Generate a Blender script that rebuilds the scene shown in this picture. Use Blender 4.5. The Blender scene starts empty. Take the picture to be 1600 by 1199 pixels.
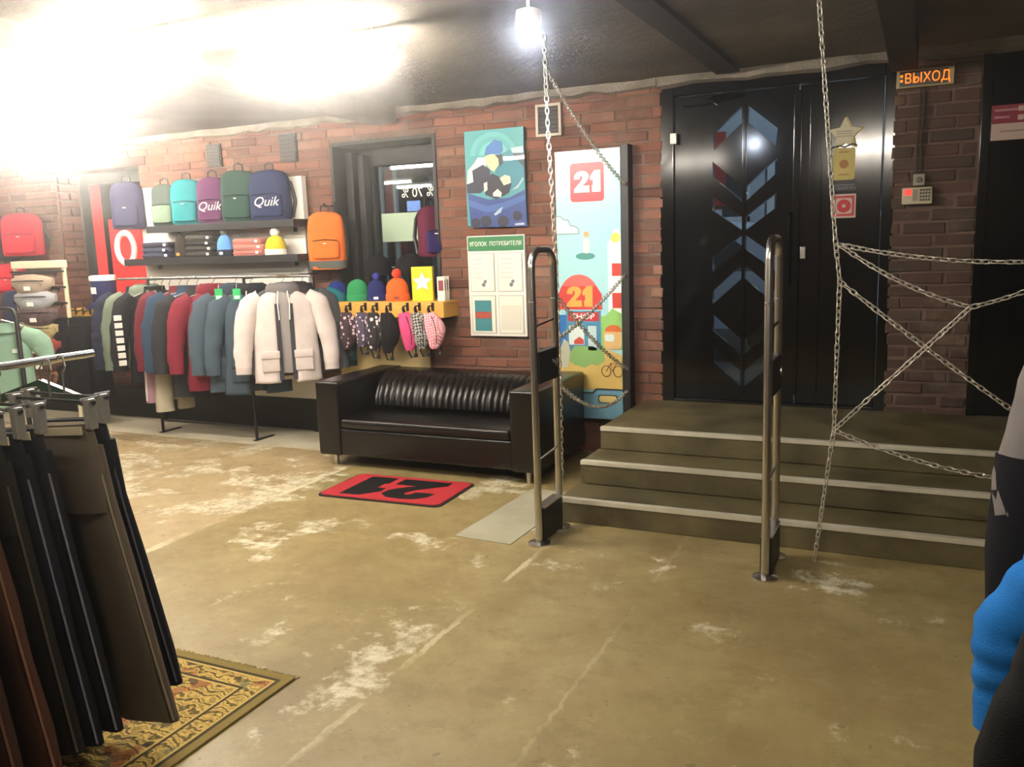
import bpy, bmesh, math, random
from mathutils import Vector, Matrix, noise
scene = bpy.context.scene
C = scene.collection
rnd = random.Random(11)
PI = math.pi

# ---------------------------------------------------------------- camera, world, exposure
cam = bpy.data.cameras.new('camera'); camo = bpy.data.objects.new('camera', cam); C.objects.link(camo)
cam.sensor_width = 36; cam.lens = 1340 / 1600 * 36; cam.clip_start = .05; cam.clip_end = 200
CR = (0.90344, 0.42736, -0.03403); CD = (0.03972, -0.16247, -0.98591); CF = (-0.42687, 0.88936, -0.16376)
camo.matrix_world = Matrix(((CR[0], -CD[0], -CF[0], 0), (CR[1], -CD[1], -CF[1], 0), (CR[2], -CD[2], -CF[2], 1.6), (0, 0, 0, 1)))
scene.camera = camo
world = bpy.data.worlds.new('dusk_sky'); scene.world = world; world.use_nodes = True
bg = world.node_tree.nodes['Background']; bg.inputs[0].default_value = (.42, .58, .9, 1); bg.inputs[1].default_value = .9
wv = world.node_tree.nodes.new('ShaderNodeVolumeScatter'); wv.inputs['Density'].default_value = .027; wv.inputs['Anisotropy'].default_value = .95   # thin haze added to imitate lens glow around the lamps
world.node_tree.links.new(wv.outputs[0], world.node_tree.nodes['World Output'].inputs['Volume'])
vs = scene.view_settings
vs.view_transform = 'Standard'; vs.look = 'None'; vs.gamma = 1; vs.use_curve_mapping = False; vs.exposure = 0.0
cy = scene.cycles; cy.max_bounces = 6; cy.diffuse_bounces = 3; cy.glossy_bounces = 3; cy.transmission_bounces = 4; cy.transparent_max_bounces = 8; cy.volume_bounces = 0
TUBE = 170.0        # radiance of the strip lamps

# ---------------------------------------------------------------- materials
def lin(h):
    h = h.lstrip('#'); o = []
    for i in (0, 2, 4):
        c = int(h[i:i + 2], 16) / 255
        o.append(c / 12.92 if c <= .04045 else ((c + .055) / 1.055) ** 2.4)
    return (*o, 1)
MATS = {}
def mat(name, col='#808080', rough=.6, metal=0., var=.0, scale=6., bump=0., bscale=60., coat=0., island=0., emit=0., trans=0., spec=.5):
    if name in MATS: return MATS[name]
    m = bpy.data.materials.new(name); m.use_nodes = True; nt = m.node_tree; N = nt.nodes; L = nt.links
    b = N['Principled BSDF']; c = lin(col)
    b.inputs['Base Color'].default_value = c; b.inputs['Roughness'].default_value = rough
    b.inputs['Metallic'].default_value = metal; b.inputs['Coat Weight'].default_value = coat
    b.inputs['Specular IOR Level'].default_value = spec
    b.inputs['Transmission Weight'].default_value = trans
    if emit:
        b.inputs['Emission Color'].default_value = c; b.inputs['Emission Strength'].default_value = emit
    tc = N.new('ShaderNodeTexCoord')
    if var or island:
        nz = N.new('ShaderNodeTexNoise'); nz.inputs['Scale'].default_value = scale; nz.inputs['Detail'].default_value = 6
        L.new(tc.outputs['Object'], nz.inputs['Vector'])
        mx = N.new('ShaderNodeMix'); mx.data_type = 'RGBA'
        mx.inputs[6].default_value = tuple(v * (1 - var) for v in c[:3]) + (1,); mx.inputs[7].default_value = tuple(min(1, v * (1 + var)) for v in c[:3]) + (1,)
        L.new(nz.outputs['Fac'], mx.inputs[0]); L.new(mx.outputs[2], b.inputs['Base Color'])
    if bump:
        n2 = N.new('ShaderNodeTexNoise'); n2.inputs['Scale'].default_value = bscale; n2.inputs['Detail'].default_value = 4
        L.new(tc.outputs['Object'], n2.inputs['Vector'])
        bp = N.new('ShaderNodeBump'); bp.inputs['Strength'].default_value = bump; bp.inputs['Distance'].default_value = .01
        L.new(n2.outputs['Fac'], bp.inputs['Height']); L.new(bp.outputs[0], b.inputs['Normal'])
    MATS[name] = m; return m
def cloth(col, name=None, rough=.85, spec=.2):
    return mat(name or 'cloth_' + col.lstrip('#'), col, rough, var=.16, scale=14, bump=.25, bscale=300, spec=spec)

def ramp(N, L, src, stops):
    r = N.new('ShaderNodeValToRGB'); e = r.color_ramp.elements
    while len(e) < len(stops): e.new(.5)
    for i, (p, c) in enumerate(stops): e[i].position = p; e[i].color = c if len(c) == 4 else (*c, 1)
    L.new(src, r.inputs[0]); return r
def mth(N, L, op, a, b=None, clamp=False):
    n = N.new('ShaderNodeMath'); n.operation = op; n.use_clamp = clamp
    for i, v in enumerate((a, b)):
        if v is None: continue
        if isinstance(v, (int, float)): n.inputs[i].default_value = v
        else: L.new(v, n.inputs[i])
    return n.outputs[0]
def mixc(N, L, f, a, b):
    m = N.new('ShaderNodeMix'); m.data_type = 'RGBA'
    for i, v in ((0, f), (6, a), (7, b)):
        if isinstance(v, tuple): m.inputs[i].default_value = v
        elif isinstance(v, (int, float)): m.inputs[i].default_value = v
        else: L.new(v, m.inputs[i])
    return m.outputs[2]
def nz(N, L, vec, s, d=6, r=.55):
    n = N.new('ShaderNodeTexNoise'); n.inputs['Scale'].default_value = s; n.inputs['Detail'].default_value = d; n.inputs['Roughness'].default_value = r
    L.new(vec, n.inputs['Vector']); return n.outputs['Fac']

def floor_material():
    m = bpy.data.materials.new('worn_concrete_floor'); m.use_nodes = True; nt = m.node_tree; N = nt.nodes; L = nt.links
    b = N['Principled BSDF']; tc = N.new('ShaderNodeTexCoord'); P = tc.outputs['Object']
    sp = N.new('ShaderNodeSeparateXYZ'); L.new(P, sp.inputs[0]); X, Y = sp.outputs[0], sp.outputs[1]
    big = nz(N, L, P, .9, 5); mid = nz(N, L, P, 3.2, 8, .65); fine = nz(N, L, P, 26, 6, .7)
    base = ramp(N, L, big, [(.3, lin('#796b45')), (.5, lin('#96875b')), (.7, lin('#a6976c'))]).outputs[0]
    base = mixc(N, L, mth(N, L, 'MULTIPLY', ramp(N, L, mid, [(.42, (0, 0, 0)), (.7, (1, 1, 1))]).outputs[0], .55), base, lin('#7a6238'))
    base = mixc(N, L, mth(N, L, 'MULTIPLY', fine, .35), base, lin('#5f5536'))
    # pinkish pale old screed left of the joint
    left = mth(N, L, 'MULTIPLY', mth(N, L, 'LESS_THAN', X, -3.75), .55)
    base = mixc(N, L, left, base, lin('#b09a78'))
    # worn pale patches
    w = nz(N, L, P, 1.7, 9, .68)
    wl = mth(N, L, 'ADD', w, mth(N, L, 'MULTIPLY', mth(N, L, 'LESS_THAN', X, -3.75), .055))
    dj = mth(N, L, 'ABSOLUTE', mth(N, L, 'ADD', X, 1.95)); dy = mth(N, L, 'ABSOLUTE', mth(N, L, 'ADD', Y, -2.52))
    near = mth(N, L, 'SUBTRACT', 1, mth(N, L, 'ADD', mth(N, L, 'MULTIPLY', dj, 1.3), mth(N, L, 'MULTIPLY', dy, 1.7)), True)
    wl = mth(N, L, 'ADD', wl, mth(N, L, 'MULTIPLY', near, .16))
    ism = mth(N, L, 'MULTIPLY', mth(N, L, 'LESS_THAN', X, -1.74), .02)
    wl = mth(N, L, 'ADD', wl, ism)
    msk = ramp(N, L, wl, [(.582, (0, 0, 0)), (.63, (1, 1, 1))]).outputs[0]
    brk = ramp(N, L, nz(N, L, P, 14, 6, .75), [(.38, (0, 0, 0)), (.55, (1, 1, 1))]).outputs[0]
    msk = mth(N, L, 'MULTIPLY', mth(N, L, 'MULTIPLY', msk, brk), .9)
    base = mixc(N, L, msk, base, lin('#d0c9ae'))
    # slab joints filled with pale mortar
    wob = mth(N, L, 'MULTIPLY', mth(N, L, 'SUBTRACT', nz(N, L, P, 12, 9, .75), .5), .07)
    for jx, wd, st in ((-1.74, .014, .55), (-3.76, .026, .7), (-1.08, .008, .25)):
        d = mth(N, L, 'ABSOLUTE', mth(N, L, 'ADD', mth(N, L, 'ADD', X, -jx), wob))
        k = mth(N, L, 'LESS_THAN', d, wd)
        g = ramp(N, L, nz(N, L, P, 2.3, 3), [(.45, (0, 0, 0)), (.55, (1, 1, 1))]).outputs[0]
        base = mixc(N, L, mth(N, L, 'MULTIPLY', mth(N, L, 'MULTIPLY', k, g), st), base, lin('#cfc5a3'))
    fl2 = ramp(N, L, nz(N, L, P, 4.5, 10, .8), [(.35, (1, 1, 1)), (.5, (0, 0, 0))]).outputs[0]
    base = mixc(N, L, mth(N, L, 'MULTIPLY', fl2, .55), base, lin('#6a5a34'))
    fl3 = ramp(N, L, nz(N, L, P, 7, 10, .8), [(.55, (0, 0, 0)), (.68, (1, 1, 1))]).outputs[0]
    base = mixc(N, L, mth(N, L, 'MULTIPLY', fl3, .4), base, lin('#b5a67a'))
    sp2 = ramp(N, L, nz(N, L, P, 20, 3), [(.29, (1, 1, 1)), (.33, (0, 0, 0))]).outputs[0]
    base = mixc(N, L, mth(N, L, 'MULTIPLY', sp2, .5), base, lin('#3b3222'))
    L.new(base, b.inputs['Base Color'])
    rr = ramp(N, L, mid, [(.3, (.34, .34, .34)), (.7, (.6, .6, .6))]); L.new(rr.outputs[0], b.inputs['Roughness'])
    bp = N.new('ShaderNodeBump'); bp.inputs['Strength'].default_value = .18; bp.inputs['Distance'].default_value = .01
    L.new(mth(N, L, 'ADD', fine, msk), bp.inputs['Height']); L.new(bp.outputs[0], b.inputs['Normal'])
    return m
def concrete(name, c1, c2, c3, s=1.6, rough=.75, bump=.3):
    m = bpy.data.materials.new(name); m.use_nodes = True; nt = m.node_tree; N = nt.nodes; L = nt.links
    b = N['Principled BSDF']; P = N.new('ShaderNodeTexCoord').outputs['Object']
    f = nz(N, L, P, s, 8, .62); g = nz(N, L, P, s * 14, 6, .7)
    c = ramp(N, L, f, [(.3, lin(c1)), (.52, lin(c2)), (.72, lin(c3))]).outputs[0]
    c = mixc(N, L, mth(N, L, 'MULTIPLY', g, .4), c, lin(c1))
    L.new(c, b.inputs['Base Color']); b.inputs['Roughness'].default_value = rough
    bp = N.new('ShaderNodeBump'); bp.inputs['Strength'].default_value = bump; bp.inputs['Distance'].default_value = .02
    L.new(g, bp.inputs['Height']); L.new(bp.outputs[0], b.inputs['Normal']); return m
def brick_material(name='old_red_brick', pal=('#5a3b30', '#744a38', '#875745', '#694639', '#8f6753'), grime='#573629', gs=.6):
    m = bpy.data.materials.new(name); m.use_nodes = True; nt = m.node_tree; N = nt.nodes; L = nt.links
    b = N['Principled BSDF']; tc = N.new('ShaderNodeTexCoord'); geo = N.new('ShaderNodeNewGeometry'); oi = N.new('ShaderNodeObjectInfo')
    P = geo.outputs['Position']
    r = mth(N, L, 'FRACT', mth(N, L, 'ADD', geo.outputs['Random Per Island'], oi.outputs['Random']))
    c = ramp(N, L, r, [(0, lin(pal[0])), (.35, lin(pal[1])), (.65, lin(pal[2])), (.85, lin(pal[3])), (1, lin(pal[4]))]).outputs[0]
    f = nz(N, L, P, 5, 8, .7)
    c = mixc(N, L, mth(N, L, 'MULTIPLY', ramp(N, L, f, [(.45, (0, 0, 0)), (.7, (1, 1, 1))]).outputs[0], gs), c, lin(grime))
    g = nz(N, L, P, 2.1, 9, .75)
    c = mixc(N, L, mth(N, L, 'MULTIPLY', ramp(N, L, g, [(.54, (0, 0, 0)), (.66, (1, 1, 1))]).outputs[0], .65), c, lin('#85705f'))
    L.new(c, b.inputs['Base Color']); b.inputs['Roughness'].default_value = .85
    bp = N.new('ShaderNodeBump'); bp.inputs['Strength'].default_value = .5; bp.inputs['Distance'].default_value = .006
    L.new(nz(N, L, P, 45, 6, .7), bp.inputs['Height']); L.new(bp.outputs[0], b.inputs['Normal']); return m
def two_tone(name, kind, c1, c2, scale, rough=.85):
    """printed fabric: dots, checks or melange"""
    m = bpy.data.materials.new(name); m.use_nodes = True; nt = m.node_tree; N = nt.nodes; L = nt.links
    b = N['Principled BSDF']; P = N.new('ShaderNodeTexCoord').outputs['Object']
    if kind == 'dots':
        v = N.new('ShaderNodeTexVoronoi'); v.inputs['Scale'].default_value = scale; L.new(P, v.inputs['Vector'])
        f = ramp(N, L, v.outputs['Distance'], [(.3, (1, 1, 1)), (.36, (0, 0, 0))]).outputs[0]
    elif kind == 'check':
        v = N.new('ShaderNodeTexChecker'); v.inputs['Scale'].default_value = scale; mp = N.new('ShaderNodeMapping'); mp.inputs['Rotation'].default_value = (.3, .8, .2)
        L.new(P, mp.inputs[0]); L.new(mp.outputs[0], v.inputs['Vector']); f = v.outputs['Fac']
    else:
        f = ramp(N, L, nz(N, L, P, scale, 5, .7), [(.4, (0, 0, 0)), (.6, (1, 1, 1))]).outputs[0]
    L.new(mixc(N, L, f, lin(c1), lin(c2)), b.inputs['Base Color']); b.inputs['Roughness'].default_value = rough
    return m
def rug_material():
    m = bpy.data.materials.new('patterned_wool_rug'); m.use_nodes = True; nt = m.node_tree; N = nt.nodes; L = nt.links
    b = N['Principled BSDF']; P = N.new('ShaderNodeTexCoord').outputs['Object']; sp = N.new('ShaderNodeSeparateXYZ'); L.new(P, sp.inputs[0])
    X, Y = sp.outputs[0], sp.outputs[1]
    ds = mth(N, L, 'MINIMUM', mth(N, L, 'SUBTRACT', .6, mth(N, L, 'ABSOLUTE', X)), mth(N, L, 'SUBTRACT', .9, mth(N, L, 'ABSOLUTE', Y)))
    dist = mth(N, L, 'ADD', nz(N, L, P, 9, 3), 0)
    v = N.new('ShaderNodeTexVoronoi'); v.feature = 'SMOOTH_F1'; v.inputs['Scale'].default_value = 11; L.new(P, v.inputs['Vector'])
    w = N.new('ShaderNodeTexWave'); w.wave_type = 'RINGS'; w.inputs['Scale'].default_value = 7; w.inputs['Distortion'].default_value = 9; w.inputs['Detail'].default_value = 3; w.inputs['Detail Scale'].default_value = 2.5; L.new(P, w.inputs['Vector'])
    c = ramp(N, L, w.outputs['Fac'], [(.0, lin('#584a22')), (.17, lin('#7a682f')), (.3, lin('#b3954a')), (.75, lin('#c2a55c')), (1, lin('#8f7a3a'))]).outputs[0]
    red = ramp(N, L, nz(N, L, P, 5.5, 2), [(.56, (0, 0, 0)), (.6, (1, 1, 1))]).outputs[0]
    c = mixc(N, L, mth(N, L, 'MULTIPLY', red, .65), c, lin('#8a3f26'))
    gr = ramp(N, L, nz(N, L, P, 7, 2), [(.34, (1, 1, 1)), (.38, (0, 0, 0))]).outputs[0]
    c = mixc(N, L, mth(N, L, 'MULTIPLY', gr, .7), c, lin('#56614a'))
    leaf = ramp(N, L, v.outputs['Distance'], [(.16, (1, 1, 1)), (.2, (0, 0, 0))]).outputs[0]
    c = mixc(N, L, mth(N, L, 'MULTIPLY', leaf, .8), c, lin('#3a2f18'))
    for lo, hi, col in ((-1, .035, '#7d6c36'), (.035, .05, '#3c3317'), (.05, .06, '#b79d57'), (.13, .142, '#3c3317'), (.142, .152, '#b79d57')):
        k = mth(N, L, 'MULTIPLY', mth(N, L, 'GREATER_THAN', ds, lo), mth(N, L, 'LESS_THAN', ds, hi)); c = mixc(N, L, k, c, lin(col))
    L.new(c, b.inputs['Base Color']); b.inputs['Roughness'].default_value = .95
    bp = N.new('ShaderNodeBump'); bp.inputs['Strength'].default_value = .4; bp.inputs['Distance'].default_value = .004; L.new(nz(N, L, P, 220, 3), bp.inputs['Height']); L.new(bp.outputs[0], b.inputs['Normal'])
    return m
def glass_material(name, tint='#dfe8ea'):
    m = bpy.data.materials.new(name); m.use_nodes = True; nt = m.node_tree; N = nt.nodes; L = nt.links
    for n in list(N): N.remove(n)
    o = N.new('ShaderNodeOutputMaterial'); t = N.new('ShaderNodeBsdfTransparent'); g = N.new('ShaderNodeBsdfGlossy'); x = N.new('ShaderNodeMixShader'); f = N.new('ShaderNodeFresnel')
    t.inputs[0].default_value = lin(tint); g.inputs['Roughness'].default_value = .02; f.inputs[0].default_value = 1.7
    L.new(f.outputs[0], x.inputs[0]); L.new(t.outputs[0], x.inputs[1]); L.new(g.outputs[0], x.inputs[2]); L.new(x.outputs[0], o.inputs[0]); return m

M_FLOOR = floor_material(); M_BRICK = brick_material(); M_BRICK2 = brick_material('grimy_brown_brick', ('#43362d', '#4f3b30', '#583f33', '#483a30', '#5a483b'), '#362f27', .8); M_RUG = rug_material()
M_STEP = concrete('stair_concrete', '#3d3622', '#655c3d', '#7d7350', 3.0, .45, .3)
M_CEIL = concrete('raw_ceiling_concrete', '#4a443c', '#6b6459', '#857d70', 1.1, .9, .4)
M_MORTAR = concrete('grey_mortar', '#5a473c', '#725d52', '#887568', 3, .95, .6)
M_LEDGE = concrete('rough_cement', '#6f675c', '#938a7c', '#aaa294', 4, .95, .8)
M_PATCH = concrete('pale_floor_patch', '#8d8a74', '#a19d86', '#b1ad97', 3, .7, .15)
M_STRIP = concrete('pale_floor_edge', '#a8a08a', '#bdb59d', '#cfc8b2', 3, .8, .2)
M_GLASS = glass_material('window_glass')
M_BLACKMETAL = mat('black_lacquer', '#07080a', .12, var=.2, scale=2)
M_BLACKWOOD = mat('black_painted_wood', '#17171a', .5, var=.2, scale=5)
M_DARKFRAME = mat('dark_window_lining', '#2b2a2c', .6, var=.3, scale=6)
M_CHROME = mat('brushed_steel', '#c8c6c2', .26, 1, var=.06, scale=20)
M_NOSING = mat('worn_steel_nosing', '#d9d4c0', .4, .35, var=.2, scale=12)
M_CHAIN = mat('galvanised_chain', '#d5d0c4', .34, .75, var=.15, scale=60)
M_LEATHER = mat('black_leather', '#0c0908', .27, var=.3, scale=9, bump=.12, bscale=240, spec=.5)
M_WHITE = mat('white_paint', '#e6e2d8', .55, var=.04)
M_WHITEPRINT = mat('white_print', '#f0eee6', .6)
M_WOOD = mat('yellow_pine', '#d7a24a', .55, var=.22, scale=4, bump=.1)
M_PLY = mat('pale_plywood', '#dcc48a', .6, var=.12, scale=3)
M_BLACKPL = mat('black_plastic', '#111112', .45)
M_LAMP = mat('lamp_tube_glow', '#fff6e8', .5, emit=TUBE)
M_HOUSING = mat('white_lamp_housing', '#e9e7e2', .5)

# ---------------------------------------------------------------- mesh helpers
def obj(name, bm, m, parent=None, loc=(0, 0, 0), rot=(0, 0, 0), smooth=False, kind=None):
    me = bpy.data.meshes.new(name)
    bmesh.ops.recalc_face_normals(bm, faces=bm.faces[:])
    bm.to_mesh(me); bm.free()
    if smooth:
        for p in me.polygons: p.use_smooth = True
        try: me.set_sharp_from_angle(angle=math.radians(50))
        except Exception: pass
    me.materials.append(m)
    o = bpy.data.objects.new(name, me); C.objects.link(o)
    o.location = loc; o.rotation_euler = rot
    if parent: o.parent = parent
    if kind: o['kind'] = kind
    return o
def tag(o, label, cat, group=None):
    o['label'] = label; o['category'] = cat
    if group: o['group'] = group
    return o
def thing(name, label, cat, loc=(0, 0, 0), rotz=0, group=None, rot=None):
    o = bpy.data.objects.new(name, None); C.objects.link(o); o.location = loc
    o.rotation_euler = rot if rot else (0, 0, rotz); o.empty_display_size = .1
    return tag(o, label, cat, group)
def structure(name, loc=(0, 0, 0)):
    o = bpy.data.objects.new(name, None); C.objects.link(o); o.location = loc; o['kind'] = 'structure'; return o
def box(x0, x1, y0, y1, z0, z1, bev=0, seg=2, bm=None):
    own = bm is None
    b = bmesh.new()
    bmesh.ops.create_cube(b, size=1)
    for v in b.verts: v.co = Vector((x0 + (v.co.x + .5) * (x1 - x0), y0 + (v.co.y + .5) * (y1 - y0), z0 + (v.co.z + .5) * (z1 - z0)))
    if bev: bmesh.ops.bevel(b, geom=b.edges[:], offset=bev, segments=seg, affect='EDGES', profile=.6)
    if own: return b
    merge(bm, b); return bm
def merge(bm, b):
    me = bpy.data.meshes.new('t'); b.to_mesh(me); b.free(); bm.from_mesh(me); bpy.data.meshes.remove(me)
def loft(rings, cap=True, closed=True, bm=None):
    bm = bm or bmesh.new(); vs_ = [[bm.verts.new(p) for p in r] for r in rings]
    n = len(rings[0])
    for a, b in zip(vs_, vs_[1:]):
        for i in range(n if closed else n - 1):
            j = (i + 1) % n; bm.faces.new((a[i], a[j], b[j], b[i]))
    if cap and closed:
        bm.faces.new(vs_[0]); bm.faces.new(vs_[-1])
    return bm
def tube(pts, r, n=8, bm=None, flat=1.0, closed=False):
    pts = [Vector(p) for p in pts]; rs = r if isinstance(r, (list, tuple)) else [r] * len(pts)
    rings = []; prev = None
    for i, p in enumerate(pts):
        if closed: t = pts[(i + 1) % len(pts)] - pts[i - 1]
        else: t = pts[min(i + 1, len(pts) - 1)] - pts[max(i - 1, 0)]
        t.normalize()
        if prev is None: up = Vector((0, 1, 0)) if abs(t.y) < .9 else Vector((1, 0, 0))
        else: up = prev
        s = t.cross(up).normalized(); u = s.cross(t).normalized(); prev = u
        rings.append([p + s * math.cos(2 * PI * k / n) * rs[i] + u * math.sin(2 * PI * k / n) * rs[i] * flat for k in range(n)])
    if closed: rings.append(rings[0][:]); return loft(rings, False, True, bm)
    return loft(rings, True, True, bm)
def prism(poly, y0, y1, bm=None):
    """polygon in the XZ plane, extruded along Y"""
    bm = bm or bmesh.new()
    a = [bm.verts.new((x, y0, z)) for x, z in poly]; b = [bm.verts.new((x, y1, z)) for x, z in poly]
    bm.faces.new(a); bm.faces.new(b[::-1])
    for i in range(len(poly)):
        j = (i + 1) % len(poly); bm.faces.new((a[i], b[i], b[j], a[j]))
    return bm
def lathe(prof, n=20, bm=None, c=(0, 0, 0)):
    return loft([[Vector((c[0] + r * math.cos(2 * PI * k / n), c[1] + r * math.sin(2 * PI * k / n), c[2] + z)) for k in range(n)] for r, z in prof], True, True, bm)
def sphere(c, rx, ry=None, rz=None, u=14, v=9, bm=None):
    ry = ry or rx; rz = rz or rx
    rings = []
    for i in range(v + 1):
        a = -PI / 2 + PI * i / v; q = max(math.cos(a), .02)
        rings.append([Vector((c[0] + rx * q * math.cos(2 * PI * k / u), c[1] + ry * q * math.sin(2 * PI * k / u), c[2] + rz * math.sin(a))) for k in range(u)])
    return loft(rings, True, True, bm)
def wrinkle(bm, amp, freq, seed=0., aniso=(1, 1, 1)):
    bm.normal_update()
    off = Vector((seed * 7.3, seed * 3.1, seed * 5.7))
    for v in bm.verts:
        q = Vector((v.co.x * aniso[0], v.co.y * aniso[1], v.co.z * aniso[2]))
        v.co += v.normal * amp * (noise.noise(q * freq + off) + .5 * noise.noise(q * freq * 2.3 + off))
    return bm
def circle_poly(cx, cz, r, n=18, a0=0, a1=2 * PI, rz=None):
    rz = rz or r
    full = abs(a1 - a0 - 2 * PI) < 1e-6
    m = n if full else n + 1
    return [(cx + r * math.cos(a0 + (a1 - a0) * k / n), cz + rz * math.sin(a0 + (a1 - a0) * k / n)) for k in range(m)]
def rrect(x0, x1, z0, z1, r, n=4):
    p = []
    for cx, cz, a in ((x1 - r, z1 - r, 0), (x0 + r, z1 - r, PI / 2), (x0 + r, z0 + r, PI), (x1 - r, z0 + r, 1.5 * PI)):
        p += [(cx + r * math.cos(a + PI / 2 * k / n), cz + r * math.sin(a + PI / 2 * k / n)) for k in range(n + 1)]
    return p
def text(name, body, size, m, parent, loc, rot=(PI / 2, 0, 0), bold=0., depth=.001, mirror=False, sx=1., shear=0.):
    cu = bpy.data.curves.new('txt', 'FONT'); cu.body = body; cu.size = size; cu.extrude = depth; cu.offset = bold * size; cu.shear = shear; cu.align_x = 'CENTER'; cu.align_y = 'CENTER'; cu.resolution_u = 3
    to = bpy.data.objects.new('txt', cu); C.objects.link(to); bpy.context.view_layer.update()
    me = bpy.data.meshes.new_from_object(to.evaluated_get(bpy.context.evaluated_depsgraph_get()))
    bpy.data.objects.remove(to); bpy.data.curves.remove(cu)
    for v in me.vertices: v.co.x *= (-sx if mirror else sx)
    me.materials.clear(); me.materials.append(m); me.name = name
    o = bpy.data.objects.new(name, me); C.objects.link(o); o.location = loc; o.rotation_euler = rot
    if parent: o.parent = parent
    return o
def holed_slab(outer, holes, y0, y1):
    """flat plate in XZ with real holes, thickness along Y"""
    cu = bpy.data.curves.new('plate', 'CURVE'); cu.dimensions = '2D'; cu.fill_mode = 'BOTH'; cu.extrude = abs(y1 - y0) / 2
    for poly in [outer] + holes:
        s = cu.splines.new('POLY'); s.points.add(len(poly) - 1); s.use_cyclic_u = True
        for i, (x, z) in enumerate(poly): s.points[i].co = (x, z, 0, 1)
    co = bpy.data.objects.new('plate', cu); C.objects.link(co); bpy.context.view_layer.update()
    me = bpy.data.meshes.new_from_object(co.evaluated_get(bpy.context.evaluated_depsgraph_get()))
    bpy.data.objects.remove(co); bpy.data.curves.remove(cu)
    bm = bmesh.new(); bm.from_mesh(me); bpy.data.meshes.remove(me)
    ym = (y0 + y1) / 2
    for v in bm.verts: v.co = Vector((v.co.x, ym - v.co.z, v.co.y))
    return bm
def copy_tree(o, parent=None):
    c = o.copy(); C.objects.link(c); c.parent = parent
    for ch in [x for x in bpy.data.objects if x.parent == o]: copy_tree(ch, c)
    return c

# ================================================================ SETTING
CEIL = 2.66; WY = 6.0
LAND = .42; SX0 = -1.83
fl = obj('floor', box(-10.2, 4.2, -4.2, 6.5, -.1, 0), M_FLOOR, kind='structure')
bm = bmesh.new(); q = [(-2.28, 3.95), (-1.93, 3.93), (-1.9, 4.92), (-2.24, 4.92)]
loft([[Vector((x, y, -.002)) for x, y in q], [Vector((x, y, .004)) for x, y in q]], bm=bm)
obj('floor_patch', bm, M_PATCH, fl)
obj('floor_edge_strip', wrinkle(box(-10.1, -4.1, 5.36, 5.97, -.003, .006), 0, 1), M_STRIP, fl)

ce = obj('ceiling', box(-10.2, 4.2, -4.2, 6.5, CEIL, CEIL + .1), M_CEIL, kind='structure')
M_BEAM = mat('dark_ceiling_beam', '#2b2620', .8, var=.3, scale=4)
obj('ceiling_beam', box(-1.27, -1.12, -4, 5.9, CEIL - .03, CEIL + .01, .004), M_BEAM, ce)
obj('ceiling_beam', box(-.22, -.07, -4, 5.85, CEIL - .14, CEIL + .01, .008), M_BEAM, ce)
obj('ceiling_beam', box(1.0, 1.15, -4, 5.85, CEIL - .14, CEIL + .01, .008), M_BEAM, ce)
obj('ceiling_beam', box(-3.95, -3.75, -4, 5.9, CEIL - .12, CEIL + .01, .01), M_CEIL, ce)

for nm, b in (('wall_left', (-10.2, -10.05, -4.2, 6.5)), ('wall_right', (4.05, 4.2, -4.2, 6.5)), ('wall_front', (-10.05, 4.05, -4.2, -4.05))):
    obj(nm, box(b[0], b[1], b[2], b[3], 0, CEIL), mat('plaster_wall', '#8b7a6a', .9, var=.15, scale=2, bump=.2, bscale=30), kind='structure')

# openings (x0, x1, z0, z1)
WIN1 = (-4.48, -3.47, .98, 2.45); WIN2 = (-7.87, -6.7, .75, 2.46); DOOR = (-1.66, -.2, LAND, 2.62); DOOR2 = (.28, 1.7, LAND, 2.66)
OPEN = (WIN1, WIN2, DOOR, DOOR2)
def free_spans(z0, z1, x0=-10.05, x1=4.05, pad=0.):
    cuts = sorted((o[0], o[1]) for o in OPEN if o[2] < z1 - 1e-4 and o[3] > z0 + 1e-4)
    s = []; a = x0
    for c in cuts:
        if c[0] > a: s.append((a, c[0]))
        a = max(a, c[1])
    if a < x1: s.append((a, x1))
    return s
bm = bmesh.new(); zs = sorted({0, CEIL} | {o[2] for o in OPEN} | {min(o[3], CEIL) for o in OPEN})
for a, b in zip(zs, zs[1:]):
    for s in free_spans(a, b): box(s[0], s[1], WY + .003, WY + .45, a, b, bm=bm)
wall = obj('wall_back', bm, M_MORTAR, kind='structure')

# bricks: the ones that show largest are parts, the rest one joined part
def brick_bm(l, h, seed, bm=None):
    r = random.Random(seed); own = bm is None; b = bmesh.new()
    j = lambda k=.003: r.uniform(-k, k)
    x, z, c = l / 2, h / 2, .007
    back = [(-x, .045, -z), (x, .045, -z), (x, .045, z), (-x, .045, z)]
    mid = [(-x + j(), .006, -z + j()), (x + j(), .006, -z + j()), (x + j(), .006, z + j()), (-x + j(), .006, z + j())]
    fr = [(-x + c + j(), j(.002), -z + c + j()), (x - c + j(), j(.002), -z + c + j()), (x - c + j(), j(.002), z - c + j()), (-x + c + j(), j(.002), z - c + j())]
    return loft([[Vector(p) for p in ring] for ring in (back, mid, fr)], bm=b)
BL, BH, MO = .245, .066, .012
places = []
row = 0; z = .0
while z + BH < CEIL + .01:
    zc = z + BH / 2
    for a, b in free_spans(z, z + BH, -9.6, 2.6):
        if a > -10 and zc < LAND and b > SX0:
            b = min(b, SX0)
            if b - a < .1: continue
        x = -9.6 - (BL / 2 if row % 2 else 0) + .03 * math.sin(row * 2.7)
        while x < b:
            l = BL * (.96 + .08 * ((row * 7919 + int(x * 100)) % 97) / 97)
            p, q = max(x, a + .004), min(x + l, b - .004)
            if q - p > .05: places.append(((p + q) / 2, zc, q - p))
            x += l + MO
    z += BH + MO; row += 1
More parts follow.
